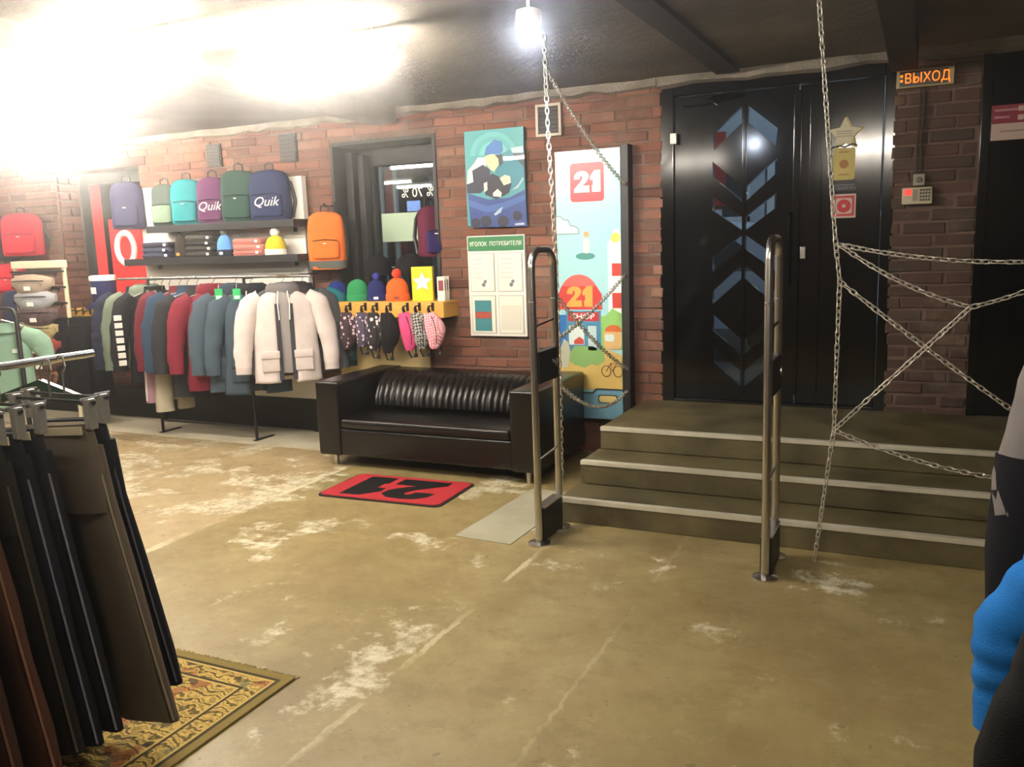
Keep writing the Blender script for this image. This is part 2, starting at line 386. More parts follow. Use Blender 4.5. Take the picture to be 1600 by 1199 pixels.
def hidden(x, z):
    return (-3.2 < x < -2.7 and .95 < z < 2.4) or (-2.5 < x < -1.9 and z < 2.2) or (-4.2 < x < -2 and z < .62) or (-6.7 < x < -4.7 and z < 2.2) or x < -8.6 or x > .36 or (x > .28)
def rank(p):
    d2 = p[0] ** 2 + 36 + (p[1] - 1.6) ** 2
    cosv = 6 / math.sqrt(d2)
    return -(p[2] * cosv / d2)
vis = sorted([p for p in places if not hidden(p[0], p[1])], key=rank)
single = vis[:270]; sset = set(single)
bcache = {}
for p in single:
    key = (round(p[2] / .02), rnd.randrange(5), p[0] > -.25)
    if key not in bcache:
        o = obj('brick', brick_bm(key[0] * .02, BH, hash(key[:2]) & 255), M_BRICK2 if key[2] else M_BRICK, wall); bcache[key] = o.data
    else:
        o = bpy.data.objects.new('brick', bcache[key]); C.objects.link(o); o.parent = wall
    o.location = (p[0], WY - .004 + rnd.uniform(-.005, .006), p[1] + rnd.uniform(-.002, .002)); o.rotation_euler = (rnd.uniform(-.02, .02), rnd.uniform(-.012, .012), rnd.uniform(-.02, .02))
bm = bmesh.new()
def put_bricks(bm, l, h, seed, mtx):
    b = brick_bm(l, h, seed); b.transform(mtx); merge(bm, b)
vv, ff = [], []
for i, p in enumerate(places):
    if p in sset: continue
    b = brick_bm(p[2], BH, i)
    dy = rnd.uniform(-.005, .006); base = len(vv)
    b.verts.index_update()
    vv += [(v.co.x + p[0], v.co.y + WY - .004 + dy, v.co.z + p[1]) for v in b.verts]
    ff += [[base + v.index for v in f.verts] for f in b.faces]; b.free()
# jamb of the left window niche
zz = WIN2[2] + .01; k = 0
while zz + BH < WIN2[3]:
    for s, l in (((.02, .24),) if k % 2 else ((.02, .115), (.145, .24))):
        b = brick_bm(l - s if k % 2 else l - s, BH, k); base = len(vv); b.verts.index_update()
        cy = WY + (s + l) / 2
        vv += [(WIN2[0] + .012 + v.co.y * -1 + .01, cy + v.co.x, zz + BH / 2 + v.co.z) for v in b.verts]
        ff += [[base + v.index for v in f.verts] for f in b.faces]; b.free()
    zz += BH + MO; k += 1
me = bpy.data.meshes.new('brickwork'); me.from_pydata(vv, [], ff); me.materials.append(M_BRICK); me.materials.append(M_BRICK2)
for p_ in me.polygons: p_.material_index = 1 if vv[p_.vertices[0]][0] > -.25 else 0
bw = bpy.data.objects.new('brickwork', me); C.objects.link(bw); bw.parent = wall; bw['kind'] = 'stuff'
bm2 = bmesh.new(); bm2.from_mesh(me); bmesh.ops.recalc_face_normals(bm2, faces=bm2.faces[:]); bm2.to_mesh(me); bm2.free()

# rough cement ledge under the ceiling, dark skirting, wall lining
def ledge(x0, x1, seed):
    rings = []; n = int((x1 - x0) / .12)
    for i in range(n + 1):
        x = x0 + (x1 - x0) * i / n; r = random.Random(seed * 100 + i); d = .07 + r.uniform(-.02, .025); h = .05 + r.uniform(-.015, .012)
        rings.append([Vector(p) for p in ((x, WY + .02, CEIL + .01), (x, WY - d, CEIL + .01), (x, WY - d + r.uniform(0, .02), CEIL - h), (x, WY + .02, CEIL - h - .015))])
    return loft(rings)
obj('trim_1', ledge(-9.9, -1.68, 3), M_LEDGE, kind='structure'); obj('trim_2', ledge(-1.68, 1.2, 5), M_LEDGE, kind='structure')
obj('baseboard_back', box(-10, -4.05, WY - .06, WY + .01, .0, .3, .004), mat('black_skirting', '#161413', .6, var=.3, scale=5), kind='structure')

# stairs
st = structure('stairs')
SY = (4.38, 4.70, 5.02)
for i, y in enumerate(SY):
    z1 = .14 * (i + 1)
    s = obj('step', box(SX0 - .015 * (2 - i) + .03, 2.4, y, (SY + (WY + .0,))[i + 1] if i < 2 else WY + .01, 0 if i == 0 else z1 - .14 - .0, z1, .006), M_STEP, st)
    s2 = obj('nosing', box(SX0 - .015 * (2 - i) + .03, 2.4, y - .006, y + .035, z1 - .022, z1 + .003, .002), M_NOSING, s)
fill = obj('landing_base', box(SX0 + .04, 2.39, 4.71, WY + .01, .001, .139), M_STEP, st)
fill = obj('landing_base', box(SX0 + .04, 2.39, 5.03, WY + .01, .14, .279), M_STEP, st)

# ---------------------------------------------------------------- entrance door
door = structure('door_1', (0, 0, 0))
DY = 6.03
panes = [((-1.128, 2.436), (-1.127, 2.327), (-1.31, 2.161), (-1.321, 2.273)), ((-1.321, 2.09), (-1.32, 1.988), (-1.122, 1.813), (-1.123, 1.915)),
         ((-1.32, 1.858), (-1.319, 1.76), (-1.12, 1.618), (-1.121, 1.71)), ((-1.12, 1.587), (-1.119, 1.493), (-1.317, 1.34), (-1.318, 1.446)),
         ((-1.118, 1.389), (-1.117, 1.294), (-1.317, 1.115), (-1.317, 1.211)), ((-1.316, 1.05), (-1.316, .931), (-1.112, .761), (-1.113, .869)),
         ((-1.305, .822), (-1.304, .701), (-1.11, .532), (-1.111, .641))]
CXD = -1.108
allp = []
for p in panes:
    l = [(x, z) for x, z in p]; r = [(2 * CXD - x, z) for x, z in p]
    allp += [l, r]
leaf = obj('door_leaf', holed_slab([(-1.58, .44), (-.765, .44), (-.765, 2.53), (-1.58, 2.53)], allp, DY, DY + .05), M_BLACKMETAL, door)
for p in allp:
    obj('pane', prism(p, DY + .022, DY + .028), M_GLASS, leaf)
M_RED = mat('red_paint', '#b3202a', .5)
obj('mullion', box(CXD - .011, CXD + .011, DY - .012, DY, .48, 2.47, .002), M_BLACKMETAL, leaf)
fr = obj('door_frame', box(-1.68, -1.585, DY - .03, DY + .12, LAND, 2.62, .006), M_BLACKMETAL, door)
obj('door_frame', box(-.25, -.18, DY - .03, DY + .12, LAND, 2.62, .006), M_BLACKMETAL, door)
obj('transom', box(-1.585, -.25, DY - .03, DY + .12, 2.535, 2.64, .006), M_BLACKMETAL, door)
obj('threshold', box(-1.6, -.24, DY - .03, DY + .12, LAND - .002, .438, .002), M_BLACKMETAL, door)
sl = obj('side_leaf', box(-.757, -.255, DY, DY + .05, .44, 2.53, .004), M_BLACKMETAL, door)
obj('cover_strip', box(-.79, -.745, DY - .02, DY, .5, 2.5, .003), M_BLACKMETAL, sl)
obj('cover_strip', box(-.69, -.615, DY - .012, DY, .5, 2.5, .003), M_BLACKMETAL, sl)
obj('handle_plate', box(-.735, -.7, DY - .035, DY - .001, 1.42, 1.5, .004), M_CHROME, leaf)
obj('pull_handle', tube([(-.80, DY, 1.25), (-.80, DY - .06, 1.27), (-.80, DY - .06, 1.7), (-.80, DY, 1.72)], .011), M_BLACKMETAL, leaf)
obj('door_sensor', box(-1.6, -1.555, DY - .06, DY - .028, 2.22, 2.29, .004), M_HOUSING, door)
obj('closer_arm', tube([(-1.4, DY - .02, 2.5), (-1.3, DY - .12, 2.5), (-1.12, DY - .04, 2.51)], .012, 6), M_BLACKMETAL, leaf)
obj('closer_body', box(-1.52, -1.3, DY - .06, DY - .001, 2.46, 2.52, .006), M_BLACKMETAL, leaf)
# second black door on the right
door2 = structure('door_2')
obj('door_leaf', box(.33, 1.65, 6.0, 6.06, LAND + .01, 2.63, .004), M_BLACKMETAL, door2)
obj('door_frame', box(.28, .335, 5.985, 6.1, LAND, 2.655, .004), M_BLACKMETAL, door2)

# ---------------------------------------------------------------- windows
def niche(name, W, depth, m):
    w = structure(name)
    x0, x1, z0, z1 = W; y0, y1 = WY + (.0 if name == 'window_1' else .25), WY + depth
    if name == 'window_1':
        obj('lining', box(x0, x0 + .03, WY - .012, y1, z0, z1, .003), m, w)
        obj('lining', box(x1 - .03, x1, WY - .012, y1, z0, z1, .003), m, w)
        obj('lining', box(x0 + .03, x1 - .03, WY - .012, y1, z1 - .03, z1, .003), m, w)
    obj('sill', box(x0, x1, WY + .01, y1, z0 - .03, z0, .003), m, w)
    return w
w1 = niche('window_1', WIN1, .42, M_DARKFRAME)
GY = 6.36
for b in ((-4.45, -4.28, 1.0, 2.42), (-3.55, -3.5, 1.0, 2.42)):
    obj('frame', box(b[0], b[1], GY - .05, GY + .05, b[2], b[3], .006), M_DARKFRAME, w1)
obj('frame', box(-4.28, -3.55, GY - .05, GY + .05, 2.27, 2.42, .006), M_DARKFRAME, w1)
obj('frame', box(-4.28, -3.55, GY - .05, GY + .05, 1.0, 1.08, .006), M_DARKFRAME, w1)
obj('shutter_slat', box(-4.44, -4.37, GY - .22, GY - .06, 1.0, 2.38, .006), M_DARKFRAME, w1)
obj('shutter_slat', box(-4.36, -4.3, GY - .16, GY - .06, 1.0, 2.36, .006), M_DARKFRAME, w1)
M_LMULL = mat('pale_mullion', '#9aa0a4', .5)
for x in (-4.255, -4.12, -3.62):
    obj('mullion', box(x - .012, x + .012, GY + .02, GY + .05, 1.08, 2.27, .003), M_LMULL, w1)
obj('pane', box(-4.28, -3.55, GY - .004, GY + .004, 1.08, 2.27), M_GLASS, w1)
obj('frosted_film', box(-4.245, -3.62, GY - .009, GY - .006, 1.63, 1.87), mat('pale_green_film', '#a9bfa6', .45, var=.05), w1)
text('window_lettering', '% 70 %', .11, M_WHITEPRINT, w1, (-3.87, GY - .008, 2.03), mirror=True, bold=.004)
obj('flyer', box(-3.98, -3.85, GY - .008, GY - .006, 1.88, 1.965), mat('blue_flyer', '#5f8ad8', .5, var=.4, scale=30), w1)
obj('red_sash', box(-4.235, -4.15, GY + .06, GY + .08, 1.88, 2.25), mat('dull_red', '#8e3a3c', .6), w1)
w2 = niche('window_2', WIN2, .42, M_DARKFRAME)
obj('frame', box(-7.85, -7.72, 6.26, 6.4, .78, 2.42, .006), M_DARKFRAME, w2)
obj('frame', box(-6.82, -6.7, 6.26, 6.4, .78, 2.42, .006), M_DARKFRAME, w2)
obj('frame', box(-7.72, -6.82, 6.26, 6.4, 2.3, 2.44, .006), M_DARKFRAME, w2)
obj('frame', box(-7.35, -7.29, 6.3, 6.38, .78, 2.3, .004), M_DARKFRAME, w2)
obj('pane', box(-7.72, -6.82, 6.34, 6.348, .78, 2.3), M_GLASS, w2)
obj('lining', box(WIN2[0], WIN2[1], WY + .25, WY + .44, 2.42, 2.47), M_DARKFRAME, w2)
obj('lintel', box(WIN2[0] - .1, WIN2[1] + .1, WY - .012, WY + .24, 2.42, 2.5, .006), mat('dark_lintel', '#4d2c26', .8, var=.2), w2)

# street outside
gr = obj('ground', box(-25, 15, 6.46, 30, -.1, .3), mat('wet_asphalt', '#3b4148', .5, var=.3, scale=1.5), kind='structure')
M_BW = mat('street_window', '#2c3a49', .15, var=.3, scale=2); M_BF = mat('street_window_frame', '#dfe5ea', .5)
def house(label, loc, x0, x1, col, pitch, frame):
    h = thing('building', label, 'building', loc)
    obj('wall', box(x0, x1, 0, 3, 0, 6), mat('facade_' + col.lstrip('#'), col, .8, var=.15, scale=.6), h)
    x = x0 + .3
    while x + pitch * .7 < x1:
        for z0, z1 in ((.7, 2.3), (3.2, 5.0)):
            w = obj('window', box(x, x + pitch * .7, -.03, .02, z0, z1), M_BW, h)
            for q in (0, .5, 1): obj('window_frame', box(x + pitch * .7 * q - .05, x + pitch * .7 * q + .05, -.08, -.03, z0 - .05, z1 + .05), frame, w)
            obj('window_frame', box(x - .05, x + pitch * .7 + .05, -.08, -.03, (z0 + z1) / 2 - .04, (z0 + z1) / 2 + .04), frame, w)
        x += pitch
    return h
house('pale building across the street seen through the door panes', (0, 13, .3), -4.6, 4, '#b9c4cf', 1.15, M_BF)
house('dark building across the street seen through the lettered window', (0, 12, .3), -16, -4.7, '#2c2f36', 2.0, mat('dull_window_frame', '#8d949a', .6))
rs_ = thing('street_sign', 'red and white panel on the pale building across the street', 'sign', (-2.75, 12.9, 2.0)); obj('panel', box(-.35, .12, -.06, 0, 0, 1.05), M_RED, rs_); obj('white_strip', box(-.36, -.2, -.075, -.06, .1, .9), M_BF, rs_)
for x, y in ((.9, 7.6), (-7.2, 9.0)):  # lamps added to light the street beyond the panes
    sl_ = thing('street_fill_lamp', 'added street fill lamp outside ' + ('the entrance' if x > -2 else 'the far windows'), 'lamp', (x, y, .3)); obj('pole', tube([(0, 0, 0), (0, 0, 4.4)], .05, 8), M_BLACKMETAL, sl_); obj('base', lathe([(.12, 0), (.12, .2), (.06, .3)], 12), M_BLACKMETAL, sl_)
    obj('lamp_head', sphere((0, 0, 4.5), .16), mat('street_fill_glow', '#cfe0ff', .5, emit=40), sl_)
    pl_ = bpy.data.lights.new('street_fill_light', 'POINT'); pl_.energy = 1300 if x > -2 else 120; pl_.color = (.75, .86, 1); pl_.shadow_soft_size = .18
    po_ = bpy.data.objects.new('street_fill_light', pl_); C.objects.link(po_); po_.parent = sl_; po_.location = (0, 0, 4.75)
car = thing('parked_car', 'pale blue car parked in the street behind the door', 'car', (-2.6, 9.6, .3))
M_CAR = mat('car_paint', '#c5d3e6', .25, coat=.5); M_TYRE = mat('tyre_rubber', '#131313', .8)
prof = [(-2.1, .35), (-2.1, .75), (-1.3, .9), (-.7, 1.4), (.8, 1.42), (1.5, .95), (2.1, .85), (2.15, .35)]
obj('body', prism(prof, -.85, .85), M_CAR, car)
obj('side_window', prism([(-1.1, .93), (-.62, 1.34), (.74, 1.36), (1.25, .97)], -.862, -.85), M_BW, car)
for x in (-1.35, 1.35):
    w = bmesh.new(); rings = [[Vector((x + r * math.cos(a * PI / 9), y, .32 + r * math.sin(a * PI / 9))) for a in range(18)] for r, y in ((.3, -.9), (.32, -.88), (.32, -.7), (.3, -.68))]
    obj('wheel', loft(rings, bm=w), M_TYRE, car)

# ================================================================ LAMPS
def strip_lamp(x0, x1, y, z, label, power=1., rz=0.):
    L_ = x1 - x0; t = thing('strip_lamp', label, 'lamp', ((x0 + x1) / 2, y, z), rz, 'ceiling strip lamps')
    obj('housing', box(-L_ / 2, L_ / 2, -.014, .014, .03, .05, .004), M_HOUSING, t)
    b = bmesh.new(); tube([(-L_ / 2 + .03, 0, .0), (L_ / 2 - .03, 0, .0)], .016, 10, b); obj('lamp_tube', b, mat('lamp_tube_glow_%d' % (power * 10), '#fff3e2', .5, emit=TUBE * power), t)
    for s in (-1, 1):
        obj('end_cap', box(s * (L_ / 2 - .025) - .012, s * (L_ / 2 - .025) + .012, -.02, .02, -.02, .05, .003), M_HOUSING, t)
        obj('hanger_wire', tube([(s * L_ * .35, 0, .05), (s * L_ * .35, 0, CEIL - z)], .003, 5), M_HOUSING, t)
    return t
LN = 'white strip lamp hanging under the ceiling '
strip_lamp(-4.25, -3.05, 3.15, 2.5, LN + 'in front of the sofa', 3.0)
strip_lamp(-5.75, -4.55, 3.9, 2.5, LN + 'in front of the parka rail', 3.0)
strip_lamp(-7.1, -5.9, 5.05, 2.46, LN + 'closest to the shelf of rucksacks', 2.4)
strip_lamp(-7.55, -6.65, 1.9, 2.5, LN + 'mirrored as the longer streak in the window pane')
strip_lamp(-7.6, -6.9, .9, 2.5, LN + 'mirrored as the shorter streak in the window pane')
strip_lamp(-3.4, -2.2, 1.2, 2.5, LN + 'over the floral rug', .9)
strip_lamp(-3.35, -2.35, 3.75, 2.52, LN + 'close to the cold white flood lamp', 3.0)
strip_lamp(-1.4, -.2, -.8, 2.5, LN + 'behind the entrance side jackets', .2)
strip_lamp(-.9, .1, 1.5, 2.5, LN + 'added to light the bare floor before the gates', 2.6)  # out-of-view lamp added to brighten the near floor
strip_lamp(-9.2, -8.2, 4.4, 2.5, LN + 'in front of the red rucksack', 2.6)

fl_ = thing('flood_lamp', 'cold white flood lamp under the ceiling above the left security gate', 'lamp', (-1.50, 3.40, 2.45))
obj('bracket', tube([(0, 0, .21), (0, 0, .06), (0, .0, .03)], .008, 6), M_HOUSING, fl_)
obj('lamp_body', lathe([(.02, .09), (.05, .08), (.055, .03), (.05, .02)], 16), M_HOUSING, fl_)
obj('bulb', sphere((0, 0, -.005), .045), mat('cold_bulb_glow', '#dfeaff', .5, emit=230), fl_)
sp = bpy.data.lights.new('flood_beam', 'SPOT'); sp.energy = 170; sp.spot_size = .62; sp.spot_blend = .7; sp.color = (.85, .95, 1); sp.shadow_soft_size = .05
so = bpy.data.objects.new('flood_beam', sp); C.objects.link(so); so.parent = fl_; so.location = (0, .07, -.02)
so.rotation_euler = Vector((-.5, 2.5, -.85)).to_track_quat('-Z', 'Y').to_euler()
#@@OBJECTS
# ================================================================ SOFA, MAT, RUG
sofa = thing('sofa', 'black leather two-seat sofa with pleated backrest against the brick wall', 'sofa', (-3.11, 5.42, 0))
def rb(*a, bev=.02, seg=3): return box(*a, bev, seg)
SW, SD = .89, .44
def soft(bm, amp=.003, f=6, seed=0):
    bmesh.ops.subdivide_edges(bm, edges=[e for e in bm.edges if e.calc_length() > .15], cuts=3, use_grid_fill=True)
    return wrinkle(bm, amp, f, seed)
obj('base', soft(rb(-SW + .19, SW - .19, -SD + .01, SD - .02, .09, .29)), M_LEATHER, sofa, smooth=True)
for s in (-1, 1):
    obj('armrest', soft(rb(min(s * SW, s * (SW - .2)), max(s * SW, s * (SW - .2)), -SD, SD, .085, .635, bev=.022), .004, 5, s + 2), M_LEATHER, sofa, smooth=True)
obj('backrest', soft(rb(-SW + .19, SW - .19, SD - .2, SD, .1, .625)), M_LEATHER, sofa, smooth=True)
obj('seat_cushion', soft(rb(-SW + .203, SW - .203, -SD + .0, SD - .2, .292, .365, bev=.03), .004, 5, 4), M_LEATHER, sofa, smooth=True)
# pleated back cushion
rings = []; n = 208; x0, x1 = -SW + .21, SW - .21
for i in range(n + 1):
    t = i / n; x = x0 + (x1 - x0) * t; a = .024 * abs(math.sin(t * PI * 26 + .5 * math.sin(t * 9))) ** .7
    e = min(1, min(t, 1 - t) / .03) ** .5
    prof = [(.245, .37), (.0, .37), (-.03 - a, .4), (-.02 - a, .47), (.045 - a, .56), (.13 - a, .62), (.18, .635 + a * .4), (.235, .63)]
    rings.append([Vector((x, (.24 + (y - .24) * (.6 + .4 * e)), .37 + (z - .37) * (.9 + .1 * e))) for y, z in prof])
obj('back_cushion', loft(rings), M_LEATHER, sofa, smooth=True)
for sx in (-1, 1):
    for sy in (-1, 1):
        obj('leg', lathe([(.018, 0), (.02, .01), (.022, .1)], 12, c=(sx * (SW - .1), sy * (SD - .07), 0)), M_CHROME, sofa, smooth=True)

TWO = [(0, 6.2), (.2, 8), (1.2, 9.5), (2.8, 10), (4.5, 9.6), (5.5, 8.2), (5.4, 6.4), (4.6, 4.9), (3.2, 3.1), (5.7, 3.1), (5.7, 0), (0, 0), (0, 1.6), (2.6, 5.2), (3.2, 6.6), (3.1, 7.6), (2.6, 7.7), (2.2, 7.2), (2.2, 6.2)]
ONE = [(6, 7.4), (7.6, 10), (9.8, 10), (9.8, 0), (6.6, 0), (6.6, 3.1), (7.0, 3.1), (7.0, 5.6), (6, 5.6)]
def logo(parent, m, x, z, w, h, y, t=.001, name='numeral', xf=None):
    for poly in (TWO, ONE):
        b = prism([(x + px / 9.8 * w, z + pz / 10 * h) for px, pz in poly], y - t, y)
        if xf: b.transform(xf)
        obj(name, b, m, parent)
matt = thing('door_mat', 'red rubber floor mat with the black number 21 before the sofa', 'mat', (-3.085, 4.61, 0), .04)
lie = Matrix.Rotation(PI / 2, 4, 'X')
M_MATRED = mat('red_mat', '#a31a24', .8, var=.12, scale=20, bump=.3, bscale=300)
b = prism(rrect(-.455, .455, -.27, .27, .05), 0, .008); b.transform(Matrix.Rotation(-PI / 2, 4, 'X')); obj('edge', b, mat('black_rubber', '#1a1112', .8), matt, (0, 0, .008))
b = prism(rrect(-.44, .44, -.255, .255, .045), 0, .004); b.transform(Matrix.Rotation(-PI / 2, 4, 'X')); obj('pile', b, M_MATRED, matt, (0, 0, .0125))
for poly in (TWO, ONE):
    b = prism([((px / 9.8 - .5) * .62, (pz / 10 - .5) * .41) for px, pz in poly], 0, .002); b.transform(Matrix.Rotation(-PI / 2, 4, 'X')); b.transform(Matrix.Rotation(PI, 4, 'Z'))
    obj('numeral', b, M_BLACKPL, matt, (0, 0, .0145))

rug = thing('floral_rug', 'ochre floral rug with dark border under the trouser rail', 'rug', (-2.67, 1.44, 0))
obj('pile', box(-.6, .6, -.9, .9, 0, .01, .003), M_RUG, rug)
b = bmesh.new()
for i in range(110):
    x = -.6 + 1.2 * i / 109; tube([(x, .9, .004), (x + rnd.uniform(-.006, .006), .915 + rnd.uniform(0, .01), .002)], .0025, 4, b)
o = obj('fringe', b, mat('rug_fringe', '#a79259', .95), rug); o['kind'] = 'stuff'

# ================================================================ SECURITY GATES
def gate(x, y0, y1, h, label):
    g = thing('security_gate', label, 'security gate', (x, (y0 + y1) / 2, 0)); d = (y1 - y0) / 2
    pts = [(0, -d, .012), (0, -d, h - .11)]
    for k in range(1, 7): a = PI / 2 * k / 6; pts.append((0, -d + .1 * (1 - math.cos(a)), h - .11 + .09 * math.sin(a)))
    for k in range(0, 7): a = PI / 2 * k / 6; pts.append((0, d - .1 * (1 - math.sin(a)), h - .11 + .09 * math.cos(a)))
    pts.append((0, d, .012))
    obj('tube_frame', tube(pts, .0195, 14), M_CHROME, g, smooth=True)
    for s in (-1, 1):
        obj('base_plate', lathe([(.06, 0), (.06, .008), (.03, .014)], 18, c=(0, s * d, 0)), M_CHROME, g)
        obj('sleeve', lathe([(.0205, 0), (.0215, .002), (.0215, .01), (.0205, .012)], 14, c=(0, s * d, 1.28)), M_CHROME, g)
    for z in (1.17, .46): obj('crossbar', tube([(0, -d, z - .01), (0, d, z + .01)], .006, 8), M_BLACKPL if z > 1 else M_CHROME, g)
    obj('base_box', box(-.028, .028, -d + .02, d - .02, .015, .19, .006), M_BLACKPL, g)
    obj('base_box_lid', box(-.03, .03, -d + .02, d - .02, .19, .198, .003), M_CHROME, g)
    obj('sensor_box', box(-.022, .022, -d + .02, d - .02, .86, 1.03, .006), M_BLACKPL, g)
    obj('sensor_ring', tube([(0.025, d - .05 + .02 * math.cos(k * PI / 5), .95 + .02 * math.sin(k * PI / 5)) for k in range(10)], .004, 6, closed=True), M_CHROME, g)
    return g
gate(-1.79, 4.0, 4.29, 1.57, 'steel hoop security gate beside the left end of the steps')
gate(-.61, 3.94, 4.23, 1.59, 'steel hoop security gate before the middle of the steps')

# ================================================================ CHAINS
def link_mesh():
    b = bmesh.new(); n = 12; w, l = .0085, .0145
    pts = [Vector(((l if math.cos(2 * PI * k / n) > 0 else -l) * (1 if abs(math.cos(2 * PI * k / n)) > .1 else 0) * .55 + .0125 * math.cos(2 * PI * k / n), w * math.sin(2 * PI * k / n) * 1.25, 0)) for k in range(n)]
    tube(pts, .0034, 5, b, closed=True)
    me = bpy.data.meshes.new('link'); bmesh.ops.remove_doubles(b, verts=b.verts[:], dist=1e-5); bmesh.ops.recalc_face_normals(b, faces=b.faces[:]); b.to_mesh(me); b.free(); me.materials.append(M_CHAIN)
    for p in me.polygons: p.use_smooth = True
    return me
LINK = link_mesh(); PITCH = .0305
def chain(label, pts, sag=0., group='chains of the web'):
    pts = [Vector(p) for p in pts]; dense = []
    for a, b in zip(pts, pts[1:]):
        for k in range(40):
            t = k / 40; p = a.lerp(b, t); p.z -= sag * 4 * t * (1 - t); dense.append(p)
    dense.append(pts[-1])
    acc = [0]
    for a, b in zip(dense, dense[1:]): acc.append(acc[-1] + (b - a).length)
    c = thing('chain', label, 'chain', dense[-1] if dense[-1].z < dense[0].z else dense[0])
    o0 = c.location.copy(); N_ = max(2, int(acc[-1] / PITCH)); j = 0
    for i in range(N_):
        s = (i + .5) * acc[-1] / N_
        while j < len(acc) - 2 and acc[j + 1] < s: j += 1
        t = (s - acc[j]) / max(1e-6, acc[j + 1] - acc[j]); p = dense[j].lerp(dense[j + 1], t); d = (dense[j + 1] - dense[j]).normalized()
        q = d.to_track_quat('X', 'Z'); e = (q.to_matrix() @ Matrix.Rotation(PI / 4 + (PI / 2 if i % 2 else 0) + rnd.uniform(-.25, .25), 3, 'X')).to_euler()
        o = bpy.data.objects.new('link', LINK); C.objects.link(o); o.parent = c; o.location = p - o0; o.rotation_euler = e
    return c
CY = 4.21
nA, nB, nN, nD = (-.347, CY, 1.535), (-.339, CY, 1.367), (.197, CY, 1.25), (-.346, CY, .67)
chain('steel chain hanging from ceiling to floor beside the middle security gate', [(-.462, CY, CEIL), (-.364, CY, 1.57), nB, nD, (-.42, CY, .01)])
chain('topmost near-level chain of the web before the exit sign pillar', [nA, (.72, CY, 1.46)], .05)
chain('chain slanting down from the upper knot to the free knot of the web', [nA, nN], .035)
chain('chain slanting down across the web to the dark jackets', [nB, (.72, CY, .56)], .02)
chain('short chain from the free knot of the web to the outer chain', [nN, (.72, CY, 1.5)], .03)
chain('taut doubled chain from the free knot down to the lower knot of the web', [nN, nD], .0)
chain('lowest chain of the web sagging above the top step', [nD, (.72, CY, .5)], .07)
chain('outer steel chain from ceiling to floor behind the padded jackets', [(.74, CY, CEIL), (.72, CY, 1.5), (.72, CY, .5), (.75, CY, .01)])
chain('steel chain from ceiling to floor alongside the left security gate', [(-1.838, 4.36, CEIL), (-1.829, 4.36, 2.18), (-1.802, 4.36, 1.5), (-1.795, 4.36, .8), (-1.8, 4.36, .3), (-1.815, 4.36, .01)])
chain('chain hanging across the upper edge of the tall illustrated panel', [(-1.836, 4.36, 2.5), (-1.893, 5.87, 1.968)], .05)
chain('chain rising from the left gate chain to the middle of the panel edge', [(-1.802, 4.36, 1.06), (-1.903, 5.87, 1.336)], .03)
chain('chain falling from the left gate chain to the foot of the panel', [(-1.797, 4.36, 1.288), (-1.885, 5.87, .66)], .04)
chain('lowest slack chain between the left gate chain and the panel foot', [(-1.795, 4.36, .8), (-1.895, 5.87, .5)], .12)

# ================================================================ WALL THINGS
# tall illustrated panel
pn = thing('advertising_panel', 'tall light blue illustrated panel with red 21 logo beside the door', 'panel', (-2.175, 5.94, .28))
PX, PZ = 2.175, -.28
F = 5.88 - 5.94
def pm(col, rough=.35): return mat('print_' + col.lstrip('#'), col, rough, coat=.2)
obj('box', box(-.245, .245, F, .055, 0, 1.94, .004), mat('panel_sky', '#a3cfd0', .3, coat=.3), pn)
obj('side_rail', box(.245, .3, F + .004, .055, -.02, 1.96, .004), mat('panel_dark_edge', '#1d1a19', .5), pn)
lay = [0]
def art(name, poly, col, lvl, rough=.35):
    y = F - .0007 * lvl
    obj(name, prism([(x + PX, z + PZ) for x, z in poly], y - .0012, y + .0005), pm(col, rough), pn)
art('printed_logo_ground', rrect(-2.305, -2.05, 1.86, 2.13, .025), '#d2323c', 1)
logo(pn, M_WHITEPRINT, -2.275 + PX, 1.925 + PZ, .2, .15, F - .002)
cl = lambda x, z, s: [(x - s, z), (x + s, z), (x + s * 1.0, z + s * .15), (x + s * .75, z + s * .3), (x + s * .45, z + s * .35), (x + s * .3, z + s * .65), (x - s * .1, z + s * .75), (x - s * .4, z + s * .95), (x - s, z + s * .95)]
art('printed_cloud_outline', [(-2.42, 1.632), (-2.243, 1.632), (-2.243, 1.672), (-2.275, 1.695), (-2.305, 1.7), (-2.325, 1.74), (-2.36, 1.745), (-2.385, 1.768), (-2.42, 1.768)], '#7d9a99', 1)
art('printed_cloud', [(-2.42, 1.642), (-2.253, 1.642), (-2.253, 1.668), (-2.28, 1.685), (-2.312, 1.69), (-2.332, 1.73), (-2.365, 1.735), (-2.39, 1.758), (-2.42, 1.758)], '#dff0e6', 2)
art('printed_hoverboard', circle_poly(-2.2, 1.475, .075, 16, rz=.025), '#4f8f86', 1); art('printed_rider', rrect(-2.215, -2.165, 1.495, 1.6, .02), '#e4ddc8', 2); art('printed_rider_cap', circle_poly(-2.19, 1.63, .022), '#d9a06a', 2)
art('printed_dome', circle_poly(-2.255, 1.15, .165, 16, 0, PI, rz=.195), '#d9675f', 1)
art('printed_red_wall', [(-2.42, 1.09), (-2.08, 1.09), (-2.08, 1.2), (-2.12, 1.26), (-2.39, 1.26), (-2.42, 1.2)], '#c8443f', 2)
for poly in (TWO, ONE): art('printed_numeral', [(-2.35 + px / 9.8 * .2, 1.11 + pz / 10 * .15) for px, pz in poly], '#d8a24e', 3)
art('printed_shop', [(-2.36, .78), (-2.09, .78), (-2.09, 1.08), (-2.36, 1.08)], '#4f86a4', 2); art('printed_shop_side', [(-2.42, .8), (-2.36, .8), (-2.36, 1.05), (-2.42, 1.05)], '#2f6fae', 2)
art('printed_shop_sign', [(-2.345, 1.005), (-2.105, 1.005), (-2.105, 1.07), (-2.345, 1.07)], '#b93a3c', 3)
